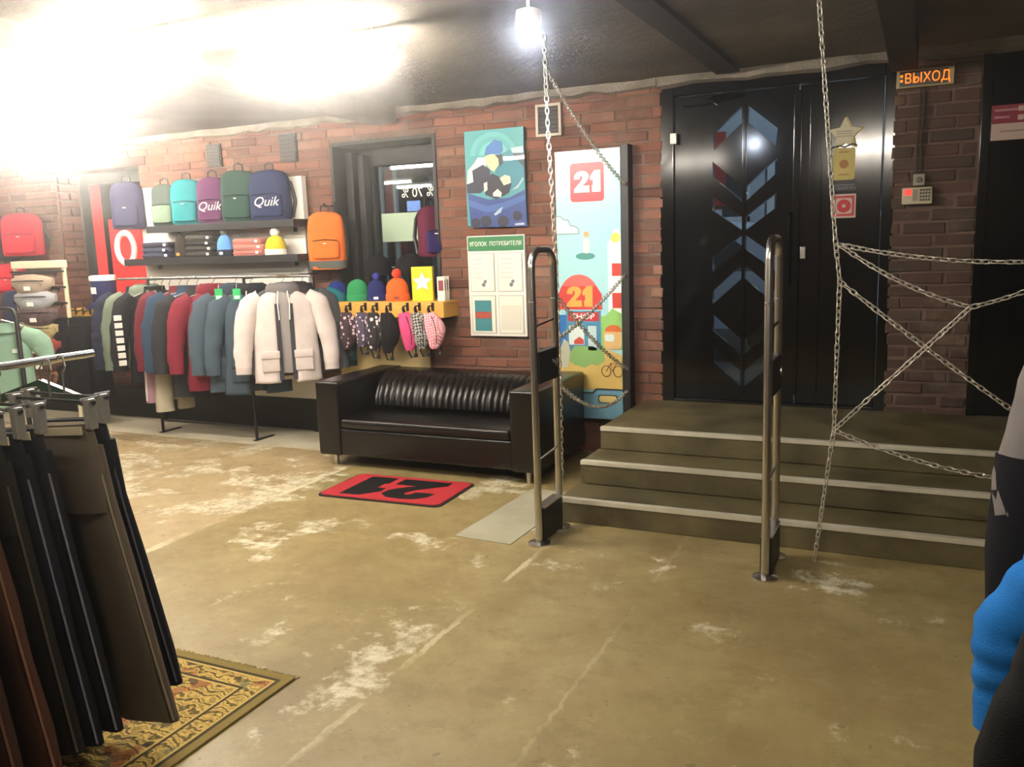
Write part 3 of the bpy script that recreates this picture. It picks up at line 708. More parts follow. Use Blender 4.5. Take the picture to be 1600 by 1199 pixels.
text('printed_lettering', 'SHOP', .058, M_WHITEPRINT, pn, (-2.225 + PX, F - .0035, 1.037 + PZ), bold=.01, depth=.0004, sx=1.2)
art('printed_shop_window', [(-2.34, .83), (-2.22, .83), (-2.22, .97), (-2.34, .97)], '#d5e2da', 3); art('printed_goods', [(-2.3, .835), (-2.225, .835), (-2.225, .87), (-2.26, .89), (-2.3, .86)], '#c25048', 4); art('printed_shop_door', [(-2.19, .79), (-2.125, .79), (-2.125, .97), (-2.19, .97)], '#bcd2cf', 3)
art('printed_tower', [(-2.03, .9), (-1.932, .9), (-1.932, 1.62), (-1.945, 1.66), (-1.985, 1.66), (-2.0, 1.6), (-2.03, 1.56)], '#e8efe2', 1); art('printed_tower_cap', circle_poly(-1.97, 1.6, .036, 12), '#c5d45c', 2)
for z0, z1 in ((1.33, 1.42), (1.1, 1.21)): art('printed_red_window', [(-2.0, z0), (-1.932, z0), (-1.932, z1), (-2.0, z1)], '#c4453a', 2)
art('printed_hedge', [(-2.09, .8), (-1.932, .8), (-1.932, 1.06), (-2.0, 1.1), (-2.06, 1.04), (-2.09, 1.05)], '#8fbf6a', 2)
art('printed_van', rrect(-2.07, -1.935, .8, .95, .04), '#d9b27a', 3); art('printed_van_roof', circle_poly(-1.995, .93, .065, 12, 0, PI, rz=.05), '#cf6c3c', 4); art('printed_van_window', rrect(-2.06, -1.99, .86, .91, .015), '#cfe0d8', 4)
art('printed_sand', [(-2.42, .5), (-1.932, .5), (-1.932, .76), (-2.05, .8), (-2.42, .78)], '#d0b368', 1); art('printed_lawn', [(-2.36, .72), (-2.3, .68), (-2.22, .66), (-2.17, .69), (-2.12, .68), (-2.06, .72), (-2.08, .79), (-2.15, .82), (-2.3, .82)], '#86b06a', 3)
art('printed_walker', [(-2.41, .66), (-2.35, .66), (-2.33, .78), (-2.35, .85), (-2.38, .87), (-2.41, .8)], '#b7b8a2', 4)
for x in (-2.055, -1.965):
    y = F - .0035
    obj('printed_bicycle_wheel', tube([(x + PX + .035 * math.cos(k * PI / 8), y, .64 + PZ + .04 * math.sin(k * PI / 8)) for k in range(16)], .003, 5, closed=True), pm('#5a4632'), pn)
obj('printed_bicycle_frame', tube([(-2.055 + PX, F - .0035, .64 + PZ), (-2.02 + PX, F - .0035, .7 + PZ), (-1.975 + PX, F - .0035, .7 + PZ), (-2.01 + PX, F - .0035, .64 + PZ), (-2.02 + PX, F - .0035, .7 + PZ)], .003, 5), pm('#8b3f2e'), pn)
art('printed_road', [(-2.42, .285), (-1.932, .285), (-1.932, .5), (-2.13, .5), (-2.16, .47), (-2.42, .47)], '#6f9cb0', 2); art('printed_road_line', [(-2.42, .468), (-2.158, .468), (-2.128, .498), (-1.932, .498), (-1.932, .51), (-2.135, .51), (-2.165, .48), (-2.42, .48)], '#2a3338', 3)
art('printed_plate_line', rrect(-2.12, -1.97, .4, .465, .02), '#2f3b40', 3); art('printed_plate', rrect(-2.112, -1.978, .408, .457, .018), '#d7c27c', 4)
obj('bolt', lathe([(.012, 0), (.012, .01), (.006, .014)], 10), M_CHROME, pn, (.285, F - .004, 1.688), (PI / 2, 0, 0))

# art poster
po = thing('wall_poster', 'blue and teal illustrated poster of a figure in a cap on brick', 'poster', (-2.947, 5.985, 1.727))
MP = lambda x, y: ((x - 105) / 375 * .497 - .2485, .706 - (y - 180 + (x - 105) * .045) / 585 * .706)
obj('board', box(-.2485, .2485, -.022, .008, 0, .706, .002), mat('poster_teal', '#3f8f94', .45), po)
def part(name, pts, col, lvl):
    obj(name, prism([MP(*p) for p in pts], -.0225 - .0008 * lvl - .0006, -.0225 - .0008 * lvl + .0009), pm(col, .5), po)
for k, r in enumerate((150, 120, 90)):
    part('printed_halo', [(290 + r * math.cos(a * PI / 12), 330 - r * .95 * math.sin(a * PI / 12)) for a in range(0, 13)], ('#58a6a6', '#4a999c', '#63b0ac')[k], k * .3)
part('printed_cloud', [(120, 420), (160, 380), (190, 340), (240, 340), (240, 430), (130, 505), (112, 500)], '#b9d3c8', 1)
part('printed_cloud', [(400, 290), (475, 280), (476, 320), (410, 320)], '#a9c9c4', 1)
part('printed_rocks', [(110, 505), (155, 490), (150, 420), (220, 385), (262, 415), (265, 450), (240, 520), (200, 560), (112, 560)], '#20243a', 2)
part('printed_dark_rock', [(390, 320), (482, 320), (482, 470), (440, 420)], '#262b40', 1)
part('printed_jacket', [(330, 330), (390, 300), (430, 350), (475, 405), (480, 470), (440, 520), (380, 540), (300, 470), (300, 400)], '#2e7a8c', 3)
part('printed_cap', [(232, 330), (245, 280), (300, 235), (345, 250), (350, 300), (335, 325), (280, 320)], '#3567a8', 4)
part('printed_face', [(235, 335), (280, 322), (325, 335), (328, 380), (290, 430), (262, 410), (240, 380)], '#cdbf97', 4)
part('printed_hair', [(300, 330), (345, 325), (350, 380), (325, 400), (320, 350)], '#232b3c', 5)
part('printed_device', [(220, 490), (280, 440), (340, 470), (400, 500), (380, 560), (300, 600), (230, 570)], '#15182a', 5)
part('printed_lens', [(325, 470), (360, 450), (392, 460), (395, 500), (350, 515)], '#b9bba6', 6)
part('printed_lens', [(280, 560), (310, 535), (335, 560), (330, 585), (280, 580)], '#c5c7c0', 6)
part('printed_glove', [(222, 500), (245, 490), (245, 540), (225, 555)], '#c0c4b4', 6)
part('printed_slope', [(115, 560), (250, 600), (380, 590), (482, 540), (487, 765), (128, 775)], '#25407f', 3)
part('printed_slope_light', [(120, 600), (240, 640), (340, 620), (482, 570), (482, 600), (350, 660), (230, 680), (122, 640)], '#3a5d9c', 4)
for cx, cy, r in ((160, 745, 30), (228, 735, 36), (338, 735, 36), (430, 700, 30)): part('printed_wheel', [(cx + r * math.cos(a * PI / 8), cy + r * math.sin(a * PI / 8)) for a in range(16)], '#161a30', 5)
part('printed_streak', [(280, 690), (320, 655), (340, 645), (325, 680), (290, 700)], '#a8b7c8', 6)
part('printed_streak', [(400, 545), (440, 510), (470, 465), (475, 480), (440, 530)], '#9fb6c4', 6)
part('printed_caption', [(412, 748), (470, 742), (470, 756), (412, 760)], '#aeb8be', 6)

# consumer information board
cb = thing('notice_board', 'white consumer notice board with green header beneath the blue poster', 'notice board', (-2.965, 5.985, .872))
obj('board', box(-.245, .245, -.018, .008, 0, .776, .002), M_WHITE, cb)
hd = obj('header', box(-.238, .238, -.0205, -.0185, .66, .768), mat('green_header', '#2f7a4b', .5), cb)
text('lettering', 'УГОЛОК  ПОТРЕБИТЕЛЯ', .044, M_WHITEPRINT, cb, (0, -.0215, .712), bold=.008, sx=.84, depth=.0006)
M_PAPER = mat('paper', '#e5e1d2', .7, var=.04); M_POCKET = mat('pocket_edge', '#b9b9ad', .4); M_INK = mat('grey_ink', '#8f8f88', .7)
for i, (x0, z0) in enumerate(((-.225, .345), (.012, .345), (-.225, .02), (.012, .02))):
    p = obj('pocket', box(x0, x0 + .213, -.0225, -.0185, z0, z0 + .3, .001), M_POCKET, cb)
    obj('sheet', box(x0 + .008, x0 + .205, -.0245, -.0228, z0 + .008, z0 + .292), M_PAPER, p)
    if i < 2:
        for k in range(5): obj('print_line', box(x0 + .03, x0 + .11 + .05 * ((k * 3 + i) % 3) / 2, -.0252, -.0246, z0 + .25 - k * .035, z0 + .253 - k * .035), M_INK, p)
        for dx, dz, r in ((.115, .055, .016), (.13, .08, .014)): obj('stamp', prism(circle_poly(x0 + dx, z0 + dz, r, 14), -.0255, -.0246), mat('stamp_ink', '#6b6f78', .7), p)
    elif i == 2:
        obj('leaflet', box(x0 + .03, x0 + .175, -.027, -.0247, z0 + .02, z0 + .26), mat('teal_leaflet', '#3c7f86', .5), p); obj('leaflet_picture', box(x0 + .035, x0 + .17, -.028, -.027, z0 + .12, z0 + .17), mat('leaflet_red', '#a94a3a', .5, var=.4, scale=30), p)
    else: obj('sheet_fold', box(x0 + .02, x0 + .19, -.0262, -.0246, z0 + .03, z0 + .22), mat('paper_dull', '#d5d2c3', .7), p)

def vent(x0, x1, z0, z1, label, framed):
    v = thing('wall_vent', label, 'vent', ((x0 + x1) / 2, 5.985, z0)); w = (x1 - x0) / 2; h = z1 - z0
    if framed:
        m = mat('vent_frame', '#b8aea0', .6)
        for b in ((-w, -w + .02, 0, h), (w - .02, w, 0, h), (-w + .02, w - .02, 0, .02), (-w + .02, w - .02, h - .02, h)): obj('frame', box(b[0], b[1], -.02, .012, b[2], b[3], .002), m, v)
    obj('grille_back', box(-w + .01, w - .01, -.004, .012, .01, h - .01), mat('vent_dark', '#2c2a2a', .7), v)
    for k in range(6): obj('louvre', box(-w + .02, w - .02, -.014, -.004, .03 + k * (h - .05) / 6, .045 + k * (h - .05) / 6), mat('vent_slat', '#3a3736', .6), v)
vent(-2.6, -2.4, 2.345, 2.575, 'dark wall vent with pale frame above the tall illustrated panel', True)
vent(-5.0, -4.8, 2.32, 2.57, 'dark unframed wall vent above the parka end of the shelves', False)
vent(-5.83, -5.64, 2.33, 2.55, 'dark unframed wall vent above the purple rucksack', False)

# exit sign, keypad, siren, cable
ex = thing('exit_sign', 'lit exit sign with orange Cyrillic letters on the narrow brick pillar', 'sign', (-.03, 5.985, 2.435))
obj('casing', box(-.157, .157, -.04, .01, 0, .103, .004), mat('sign_casing', '#9a9068', .5), ex)
obj('display', box(-.14, .125, -.042, -.0395, .008, .095), mat('sign_display', '#1c0e04', .4), ex)
M_LED = mat('orange_led', '#ff7a12', .5, emit=1.7)
text('lettering', 'ВЫХОД', .08, M_LED, ex, (.012, -.0432, .05), bold=.0, depth=.0006, sx=.84)
for z in (.035, .062): obj('indicator', box(-.136, -.122, -.044, -.042, z, z + .014), M_LED, ex)
kp = thing('alarm_keypad', 'beige alarm keypad with red light below the exit sign', 'keypad', (-.047, 5.985, 1.74))
obj('casing', box(-.085, .085, -.03, .01, 0, .102, .008, 3), mat('keypad_beige', '#b9b195', .5), kp)
obj('screen', box(-.072, -.03, -.032, -.0295, .055, .092), mat('keypad_red_led', '#ff3b30', .4, emit=1.2), kp); obj('display', box(-.025, .005, -.0315, -.0295, .02, .092), mat('keypad_grey', '#8a8670', .5), kp)
for i in range(4):
    for j in range(4): obj('key', box(.014 + i * .016, .026 + i * .016, -.034, -.029, .018 + j * .02, .032 + j * .02, .001), mat('keypad_key', '#4b4840', .6), kp)
sr = thing('sensor_box', 'small square grey sensor box directly above the beige keypad', 'sensor', (-.04, 5.985, 1.852))
obj('casing', box(-.033, .033, -.025, .01, 0, .07, .005), mat('sensor_grey', '#8f897c', .6), sr); obj('button', lathe([(.018, 0), (.018, .006), (.012, .009)], 14), mat('sensor_button', '#6a645a', .5), sr, (0, -.025, .035), (PI / 2, 0, 0))
cbm = thing('wall_cable', 'dark twin cable running down from the exit sign to the sensor box', 'cable', (-.055, 5.985, 1.93))
for dx in (0, .022):
    obj('strand', tube([(dx, -.004, .5), (dx + .006, -.006, .35), (dx - .004, -.006, .18), (dx, -.004, 0)], .006, 6), mat('cable_sheath', '#3a302a', .7), cbm)

# stickers and notices on the doors
ss = thing('star_sign', 'pale yellow star shaped card hung on the dark door side leaf', 'sign', (-.48, DY, 1.915))
M_CARD = mat('pale_yellow_card', '#b9a964', .6, var=.08); M_CARD2 = mat('cream_card', '#c9c2a6', .6, var=.06)
star = []
for k in range(10):
    a = PI / 2 + k * PI / 5; r = .105 if k % 2 == 0 else .052; star.append((.0 + r * math.cos(a), .285 + r * math.sin(a)))
obj('star', prism(star, -.006, -.002), M_CARD2, ss); obj('star_edge', prism([(x * 1.06 + .01, .285 + (z - .285) * 1.06) for x, z in star], -.0018, -.0002), M_CARD, ss)
obj('card', prism(rrect(-.066, .066, 0, .2, .012), -.004, -.001), M_CARD, ss)
obj('emblem', prism(circle_poly(0, .1, .028, 14), -.0052, -.004), mat('ochre_print', '#96693a', .6), ss)
for z in (.03, .17): obj('print_line', box(-.03, .03, -.005, -.004, z, z + .008), mat('ochre_print', '#96693a', .6), ss)
for z in (.27, .285, .30): obj('print_line', box(-.05, .045, -.0072, -.006, z, z + .006), mat('grey_print', '#8f8a78', .6), ss)
obj('ribbon', tube([(-.08, -.008, .205), (-.03, -.01, .215), (0, -.012, .205), (.05, -.009, .222), (.08, -.008, .21)], .004, 5), M_BLACKPL, ss)
ds = thing('door_sticker', 'narrow dark sticker with grey lettering between star card and red sticker', 'sticker', (-.475, DY, 1.845))
obj('film', box(-.085, .08, -.002, 0, 0, .05), mat('dark_film', '#16161a', .5), ds); text('lettering', '21SHOP.RU', .028, mat('grey_lettering', '#7d7d80', .6), ds, (0, -.003, .018), bold=.02, depth=.0004); obj('print_line', box(-.06, .06, -.003, -.002, .036, .042), mat('grey_lettering', '#7d7d80', .6), ds)
fs = thing('fire_sticker', 'square red and white fire safety sticker on the dark door', 'sticker', (-.474, DY, 1.675))
obj('ground', box(-.072, .072, -.003, 0, 0, .152), mat('sticker_white', '#b9aa9c', .6), fs)
obj('red_field', prism(rrect(-.063, .063, .012, .14, .004), -.004, -.003), M_RED, fs)
obj('white_field', prism(rrect(-.05, .05, .026, .126, .014), -.005, -.004), mat('sticker_white', '#b9aa9c', .6), fs); obj('red_ring', prism(circle_poly(0, .076, .042, 20), -.006, -.005), M_RED, fs); obj('white_dot', prism(circle_poly(0, .076, .012, 12), -.007, -.006), mat('sticker_white', '#b9aa9c', .6), fs)
nb = thing('notice_plate', 'red and white notice plate on the plain black door', 'sign', (.47, 5.985, 2.09))
obj('plate', box(-.135, .16, -.006, .014, 0, .2, .001), mat('notice_cream', '#b39d90', .6), nb); obj('red_band', box(-.135, .16, -.0075, -.006, .095, .2), mat('notice_red', '#7d2233', .6), nb)
for z, w in ((.165, .09), (.125, .06)): obj('print_line', box(-.12, -.12 + w * 1.3, -.009, -.0075, z, z + .012), mat('notice_print', '#a5757a', .6), nb)
for z in (.16, .11): obj('tick_box', box(.0, .03, -.009, -.0075, z, z + .028), mat('notice_cream', '#b39d90', .6), nb)
obj('print_line', box(-.09, .06, -.0075, -.006, .045, .055), mat('notice_print2', '#8a776c', .6), nb)

# ================================================================ DISPLAY BOARD AND SHELVES
bd = thing('display_board', 'white backing board behind the black shelves and jacket rail', 'board', (-5.67, 5.93, .3))
obj('panel', box(-.95, .95, -.03, .03, 0, 1.9, .003), M_WHITE, bd)
obj('foot', box(-.95, -.9, -.03, .03, -.3, 0), M_BLACKWOOD, bd); obj('foot', box(.9, .95, -.03, .03, -.3, 0), M_BLACKWOOD, bd)
for z, x0, x1, nm in ((1.84, -6.3, -4.64, 'upper black wall shelf carrying rucksacks on the white board'), (1.555, -6.62, -4.62, 'lower black wall shelf carrying hats and folded sweaters')):
    t = thing('wall_shelf', nm, 'shelf', ((x0 + x1) / 2, 5.78, z)); w = (x1 - x0) / 2
    obj('plank', box(-w, w, -.12, .12, -.06, 0, .003), M_BLACKWOOD, t)
    for s in (-1, 1): obj('bracket', box(s * w * .8 - .01, s * w * .8 + .01, .09, .12, -.1, -.06, .002), M_BLACKWOOD, t)
US, LS = 1.84, 1.555

def sring(hw, hd, z, n=28, e=3.2, cx=0, cy=0):
    out = []
    for k in range(n):
        a = 2 * PI * k / n; c, s_ = math.cos(a), math.sin(a)
        out.append(Vector((cx + hw * math.copysign(abs(c) ** (2 / e), c), cy + hd * math.copysign(abs(s_) ** (2 / e), s_), z)))
    return out
def backpack(label, loc, col, w=.3, h=.4, d=.16, rz=0, script=None, pocket=None, base=None, straps=True, seed=1, group='rucksacks', tilt=0., col2=None):
    t = thing('rucksack', label, 'rucksack', loc, rot=(tilt, 0, rz), group=None)
    m = cloth(col); m2 = cloth(col2 or pocket or col, None)
    prof = [(0, .86), (.02, .96), (.1, 1), (.4, 1), (.65, .99), (.82, .96), (.92, .85), (.975, .62), (1, .3)]
    b = loft([sring(w / 2 * f, d / 2 * (.55 + .45 * f) * (1 - .25 * q), h * q) for q, f in prof]); obj('body', wrinkle(b, .006, 9, seed), m, t, smooth=True)
    b = loft([sring(w * .37 * f, .028, h * ((.2 if base else .08) + (.3 if base else .42) * q), 20, 4, 0, -d / 2 + .0 + .015 * q) for q, f in ((0, .85), (.05, 1), (.5, 1), (.92, 1), (1, .88))]); obj('front_pocket', wrinkle(b, .003, 12, seed + 1), m2, t, smooth=True)
    pz = h * .52
    obj('zipper', tube([(-w * .33, -d / 2 - .012, pz - .01), (0, -d / 2 - .014, pz), (w * .33, -d / 2 - .012, pz - .01)], .004, 5), M_BLACKPL, t)
    if base: obj('base_panel', loft([sring(w / 2 * f * 1.012, d / 2 * f * 1.03, h * q) for q, f in ((-.005, .84), (.02, .98), (.13, 1.0), (.15, .99))]), cloth(base), t, smooth=True)
    obj('carry_loop', tube([(-.04, d * .05, h * .97), (-.035, d * .05, h + .045), (0, d * .05, h + .06), (.035, d * .05, h + .045), (.04, d * .05, h * .97)], .008, 6), M_BLACKPL, t, smooth=True)
    if straps:
        for s in (-1, 1):
            obj('shoulder_strap', tube([(s * .06, d * .3, h * .92), (s * w * .42, d * .5, h * .75), (s * w * .52, d * .52, h * .4), (s * w * .44, d * .4, h * .06)], .016, 6, flat=.5), M_BLACKPL, t, smooth=True)
    if script: text('script_print', script, h * .26, M_WHITEPRINT, t, (0, -d / 2 - .03, h * .36), rot=(PI / 2 - .02, 0, .04), bold=0, shear=.35)
    else: obj('logo_patch', box(-.012, .012, -d / 2 - .034, -d / 2 - .012, h * .44, h * .46, .001), M_WHITEPRINT, t)
    return t
backpack('dark grey-green rucksack on the upper shelf beside the teal one', (-6.14, 5.76, US), '#3c4742', .24, .36, .16, .35, seed=2, col2='#6a7c6a')
backpack('teal rucksack on the upper shelf', (-5.87, 5.76, US), '#1f7a80', .29, .39, .16, .35, seed=3)
backpack('purple rucksack with white script on the upper shelf', (-5.57, 5.76, US), '#5a2c55', .28, .39, .16, .35, 'Quik', seed=4)
backpack('dark green rucksack on the upper shelf', (-5.27, 5.76, US), '#25443c', .32, .43, .17, .35, seed=5)
backpack('navy rucksack with white script on the upper shelf', (-4.94, 5.76, US), '#202b4f', .35, .41, .17, .3, 'Quik', seed=6)

def folded(label, loc, col, w=.3, d=.22, h=.05, rz=0, seed=0):
    t = thing('folded_sweater', label, 'sweater', loc, rz)
    m = cloth(col); rings = []
    for k in range(13):
        q = k / 12; x = -w / 2 + w * q; e = 1 if 0 < k < 12 else .7
        rings.append([Vector((x, y * d * e, h * .5 + z * h * e)) for y, z in ((-.46, -.5), (-.5, -.3), (-.5, .3), (-.46, .5), (.0, .5), (.5, .45), (.5, -.45), (0, -.5))])
    obj('body', wrinkle(loft(rings), .004, 14, seed), m, t, smooth=True)
    obj('fold', tube([(-w / 2 + .01, -d / 2 + .005, h * .5), (0, -d / 2 - .003, h * .47), (w / 2 - .01, -d / 2 + .005, h * .5)], .007, 6), m, t, smooth=True)
    obj('size_tag', box(w * .28, w * .36, -d / 2 - .014, -d / 2 - .006, h * .3, h * .75), M_WHITEPRINT, t)
def stack(x, cols, words, w, n0):
    z = LS
    for i, (c, wd) in enumerate(zip(cols, words)):
        folded(wd, (x, 5.77, z), c, w - .005 * i, .2, .048, .25 + .05 * math.sin(i * 3 + n0), n0 + i); z += .047
stack(-6.25, ('#2a2d40', '#34374b', '#2c2c3c'), ('navy folded sweater, bottom of its stack on the lower shelf', 'navy folded sweater in the middle of its stack on the lower shelf', 'navy folded sweater, topmost of its stack on the lower shelf'), .3, 1)
stack(-5.73, ('#33312f', '#3a3836', '#2b2a2a', '#45433f'), ('charcoal folded sweater, bottom of its stack on the lower shelf', 'charcoal folded sweater, second from the bottom of its stack', 'black folded sweater in the charcoal stack', 'charcoal folded sweater, topmost of its stack on the lower shelf'), .29, 5)
stack(-5.18, ('#b0716a', '#c07f76', '#b4746c'), ('pink folded sweater, bottom of its stack on the lower shelf', 'pink folded sweater in the middle of its stack', 'pink folded sweater, topmost of its stack on the lower shelf'), .3, 11)

def beanie(label, loc, col, r=.09, h=.2, cuff=None, pom=None, rz=0, tagc=None, seed=0, pr=.03, fold=.3):
    t = thing('beanie_hat', label, 'hat', loc, rz)
    n = 30
    def ring(rr, z): return [Vector((rr * (1 + .012 * (k % 2)) * math.cos(2 * PI * k / n), rr * .62 * (1 + .012 * (k % 2)) * math.sin(2 * PI * k / n), z)) for k in range(n)]
    b = loft([ring(r * f, h * q) for q, f in ((0, .97), (.1, 1), (.4, 1), (.6, .95), (.78, .8), (.9, .58), (.97, .3), (1, .1))]); obj('crown', wrinkle(b, .004, 14, seed), cloth(col), t, smooth=True)
    b = loft([ring(r * f, h * q) for q, f in ((.0, 1.0), (.01, 1.06), (fold * .5, 1.08), (fold - .02, 1.06), (fold, 1.0))], False); obj('cuff', b, cloth(cuff or col), t, smooth=True)
    if pom: obj('pompom', wrinkle(sphere((0, 0, h + pr * .7), pr, pr, pr, 16, 10), .006, 60, seed), cloth(pom), t, smooth=True)
    if tagc: obj('woven_tag', box(-.02, .02, -r * .69, -r * .66, h * .08, h * .2, .001), mat('tag_' + tagc.lstrip('#'), tagc, .6), t)
beanie('dark olive beanie with amber tag on the lower shelf', (-5.97, 5.73, LS), '#2b261f', .065, .21, tagc='#d98a2c', seed=1)
beanie('sky blue beanie with navy cuff and grey pompom on the lower shelf', (-5.46, 5.73, LS), '#5f93d8', .075, .19, '#1d2433', '#6f7a6c', tagc='#e6e6e6', seed=2, pr=.035)
beanie('yellow and white beanie with white pompom at the shelf end', (-4.9, 5.73, LS), '#c9b62e', .1, .16, '#d9d6c8', '#eeeae0', seed=3, pr=.04)

# ---- pine ledge in the window niche with hats
def pine_shelf(label, x0, x1, y0, z0, z1, hooks, yb):
    t = thing('pine_ledge', label, 'shelf', ((x0 + x1) / 2, (y0 + yb) / 2, z0)); w = (x1 - x0) / 2; d = (yb - y0) / 2
    obj('front_board', box(-w, w, -d, -d + .03, 0, z1 - z0 - .02, .003), M_WOOD, t)
    obj('top_board', box(-w, w, -d, d, z1 - z0 - .02, z1 - z0, .003), M_WOOD, t)
    for s in (-1, 1): obj('end_board', box(min(s * w, s * (w - .03)), max(s * w, s * (w - .03)), -d + .031, d, 0, z1 - z0 - .021), M_WOOD, t)
    for x in hooks:
        xx = x - (x0 + x1) / 2
        hk = obj('hook', tube([(xx, -d, .1), (xx, -d - .05, .095), (xx, -d - .06, .08), (xx, -d - .065, .1)], .006, 6), M_BLACKPL, t); obj('hook_plate', box(xx - .012, xx + .012, -d - .006, -d + .001, .055, .12, .002), M_BLACKPL, hk)
    return t
HX = (-4.21, -4.06, -3.95, -3.82, -3.66, -3.55, -3.43)
WT = 1.155
pine_shelf('yellow pine ledge with black hooks under the window beside the sofa', -4.44, -3.335, 5.77, 1.03, WT, HX, 6.2)
pl = thing('plywood_board', 'pale plywood board on the wall beneath the pine ledge with hooks', 'board', (-4.02, 5.975, .35)); obj('sheet', box(-.47, .42, -.012, .012, 0, .66, .002), M_PLY, pl)
for k in range(4): obj('screw', lathe([(.006, 0), (.006, .003), (.003, .004)], 8), M_CHROME, pl, (-.42 + (k % 2) * .8, -.012, .05 + .56 * (k // 2)), (PI / 2, 0, 0))
beanie('royal blue beanie on the pine ledge beside the teal jacket', (-4.43, 5.9, WT), '#1f2f74', .085, .165, tagc='#7f8fd0', rz=.4, seed=5)
beanie('green beanie on the pine ledge', (-4.22, 5.9, WT), '#2f8a58', .092, .18, rz=.4, seed=6)
beanie('navy beanie with blue pompom on the pine ledge', (-4.03, 5.9, WT), '#22285c', .08, .175, '#22285c', '#3a3f9a', rz=.4, tagc='#e4e4ea', seed=7, pr=.032)
beanie('orange beanie with red pompom on the pine ledge', (-3.83, 5.9, WT), '#e2632a', .092, .19, None, '#de4a34', rz=.4, tagc='#7d2f1c', seed=8, pr=.04)
def pack_dark(label, loc, r, h, rz):
    t = thing('black_cap', label, 'hat', loc, rz); n = 24
    b = loft([[Vector((r * f * math.cos(2 * PI * k / n), r * .7 * f * math.sin(2 * PI * k / n), h * q)) for k in range(n)] for q, f in ((0, .98), (.3, 1), (.6, .93), (.82, .72), (.94, .42), (1, .1))]); obj('crown', b, cloth('#121214'), t, smooth=True)
    b = loft([[Vector((r * f * math.cos(PI + PI * k / 14), -r * .35 - r * .9 * math.sin(PI * k / 14) * f, z)) for k in range(15)] for f, z in ((1, .0), (1, .008))]); obj('peak', b, cloth('#121214'), t)
    obj('button', sphere((0, 0, h), .01, u=8, v=5), cloth('#121214'), t)
M_STANDW = mat('black_wire', '#0e0e0f', .4, .5)
for x, lab in ((-4.13, 'black cap on a wire stand behind the navy beanie'), (-3.82, 'black cap on a wire stand behind the orange beanie')):
    s = thing('hat_stand', 'black wire hat stand under the cap behind the ' + lab.split('the ')[-1], 'stand', (x, 6.08, WT))
    obj('post', tube([(0, 0, 0.01), (0, 0, .2)], .008, 6), M_STANDW, s); obj('foot', lathe([(.05, 0), (.05, .01), (.01, .014)], 14), M_STANDW, s); obj('cradle', lathe([(.05, .195), (.05, .2), (.02, .22)], 12), M_STANDW, s)
    pack_dark(lab, (x, 6.08, WT + .2), .115, .17, .5)
yb = thing('yellow_box', 'bright yellow box with white star standing on the pine ledge', 'box', (-3.58, 5.89, WT), .3, )
obj('carton', box(-.085, .085, -.03, .03, 0, .27, .003), mat('yellow_carton', '#e6cf22', .5), yb)
obj('star', prism([(x * .75, .15 + (z - .285) * .75) for x, z in star], -.032, -.0305), M_WHITEPRINT, yb)
for k in range(3):
    lf = thing('leaflet', ('white leaflet, foremost of three standing at the ledge end', 'white leaflet between two others at the ledge end', 'red edged leaflet, rearmost of three at the ledge end')[k], 'leaflet', (-3.4, 5.86 + .035 * k, WT), .3)
    obj('card', box(-.03, .03, -.004, .004, 0, .19, .001), M_PAPER, lf); obj('print', box(-.02, .02, -.0055, -.0042, .08, .16), mat('leaflet_print' + str(k), ('#8a3f4a', '#55607a', '#a34030')[k], .6), lf)

# waist pouches
def pouch(label, loc, m, h=.3, rz=0., lean=0., seed=0, name='waist_pouch', m2=None):
    t = thing(name, label, 'pouch', loc, rot=(0, lean, rz))
    rings = []; n = 14
    for k in range(13):
        q = k / 12; z = -h * q; w = .022 + .058 * math.sin(PI * min(1, q * .9 + .08)) ** .8; d = .012 + .035 * math.sin(PI * min(1, q * .95 + .05)) ; cx = .03 * math.sin(PI * q) * 1.0
        rings.append([Vector((cx + w * math.cos(2 * PI * j / n), d * math.sin(2 * PI * j / n), z)) for j in range(n)])
    obj('bag', wrinkle(loft(rings), .004, 16, seed), m, t, smooth=True)
    obj('zipper', tube([(.0 + .03 * math.sin(PI * q) + .012, -.01 - .036 * math.sin(PI * min(1, q * .95 + .05)), -h * q) for q in (.1, .25, .45, .65, .85)], .004, 5), M_BLACKPL, t)
    obj('strap', tube([(0, 0, -.005), (-.005, 0, .03), (.0, 0, .045), (.006, .01, .03), (.02, .03, -.08), (.05, .03, -.25), (.035, .02, -h - .05), (.0, .015, -h - .06), (-.02, .01, -h + .01)], .007, 6, flat=.5), M_BLACKPL, t, smooth=True)
    obj('buckle', box(.02, .05, .02, .035, -h - .065, -h - .035, .004), M_BLACKPL, t)
    return t
D1 = two_tone('plum_dotted_fabric', 'dots', '#3a2530', '#cfb9bd', 26); D2 = two_tone('grey_dotted_fabric', 'dots', '#4a3f52', '#d5cbd8', 30); D3 = two_tone('black_dotted_fabric', 'dots', '#1f1a20', '#d9cdd0', 22)
CK = two_tone('black_check_fabric', 'check', '#141416', '#b9b9b2', 60); PK = two_tone('pink_check_fabric', 'check', '#d8607a', '#efd3d2', 75)
HZ = 1.105; HYp = 5.70
for x, lab, m, h, sd in ((HX[0], 'plum waist pouch with pale dots, first hook from the teal jacket', D1, .3, 1), (HX[1], 'greyish waist pouch with pale dots, second hook from the teal jacket', D2, .28, 2), (HX[2], 'black waist pouch with large pale dots', D3, .31, 3), (HX[3], 'plain black waist pouch on the pine ledge', cloth('#1b191c'), .32, 4), (HX[4], 'bright pink waist pouch', cloth('#d84f80'), .3, 5), (HX[5], 'black and white checked waist pouch', CK, .29, 6), (HX[6], 'pink and white checked waist pouch on the last hook', PK, .28, 7)):
    pouch(lab, (x, HYp + .005, HZ - .03), m, h, .35, -.12 if sd > 4 else .04, sd)

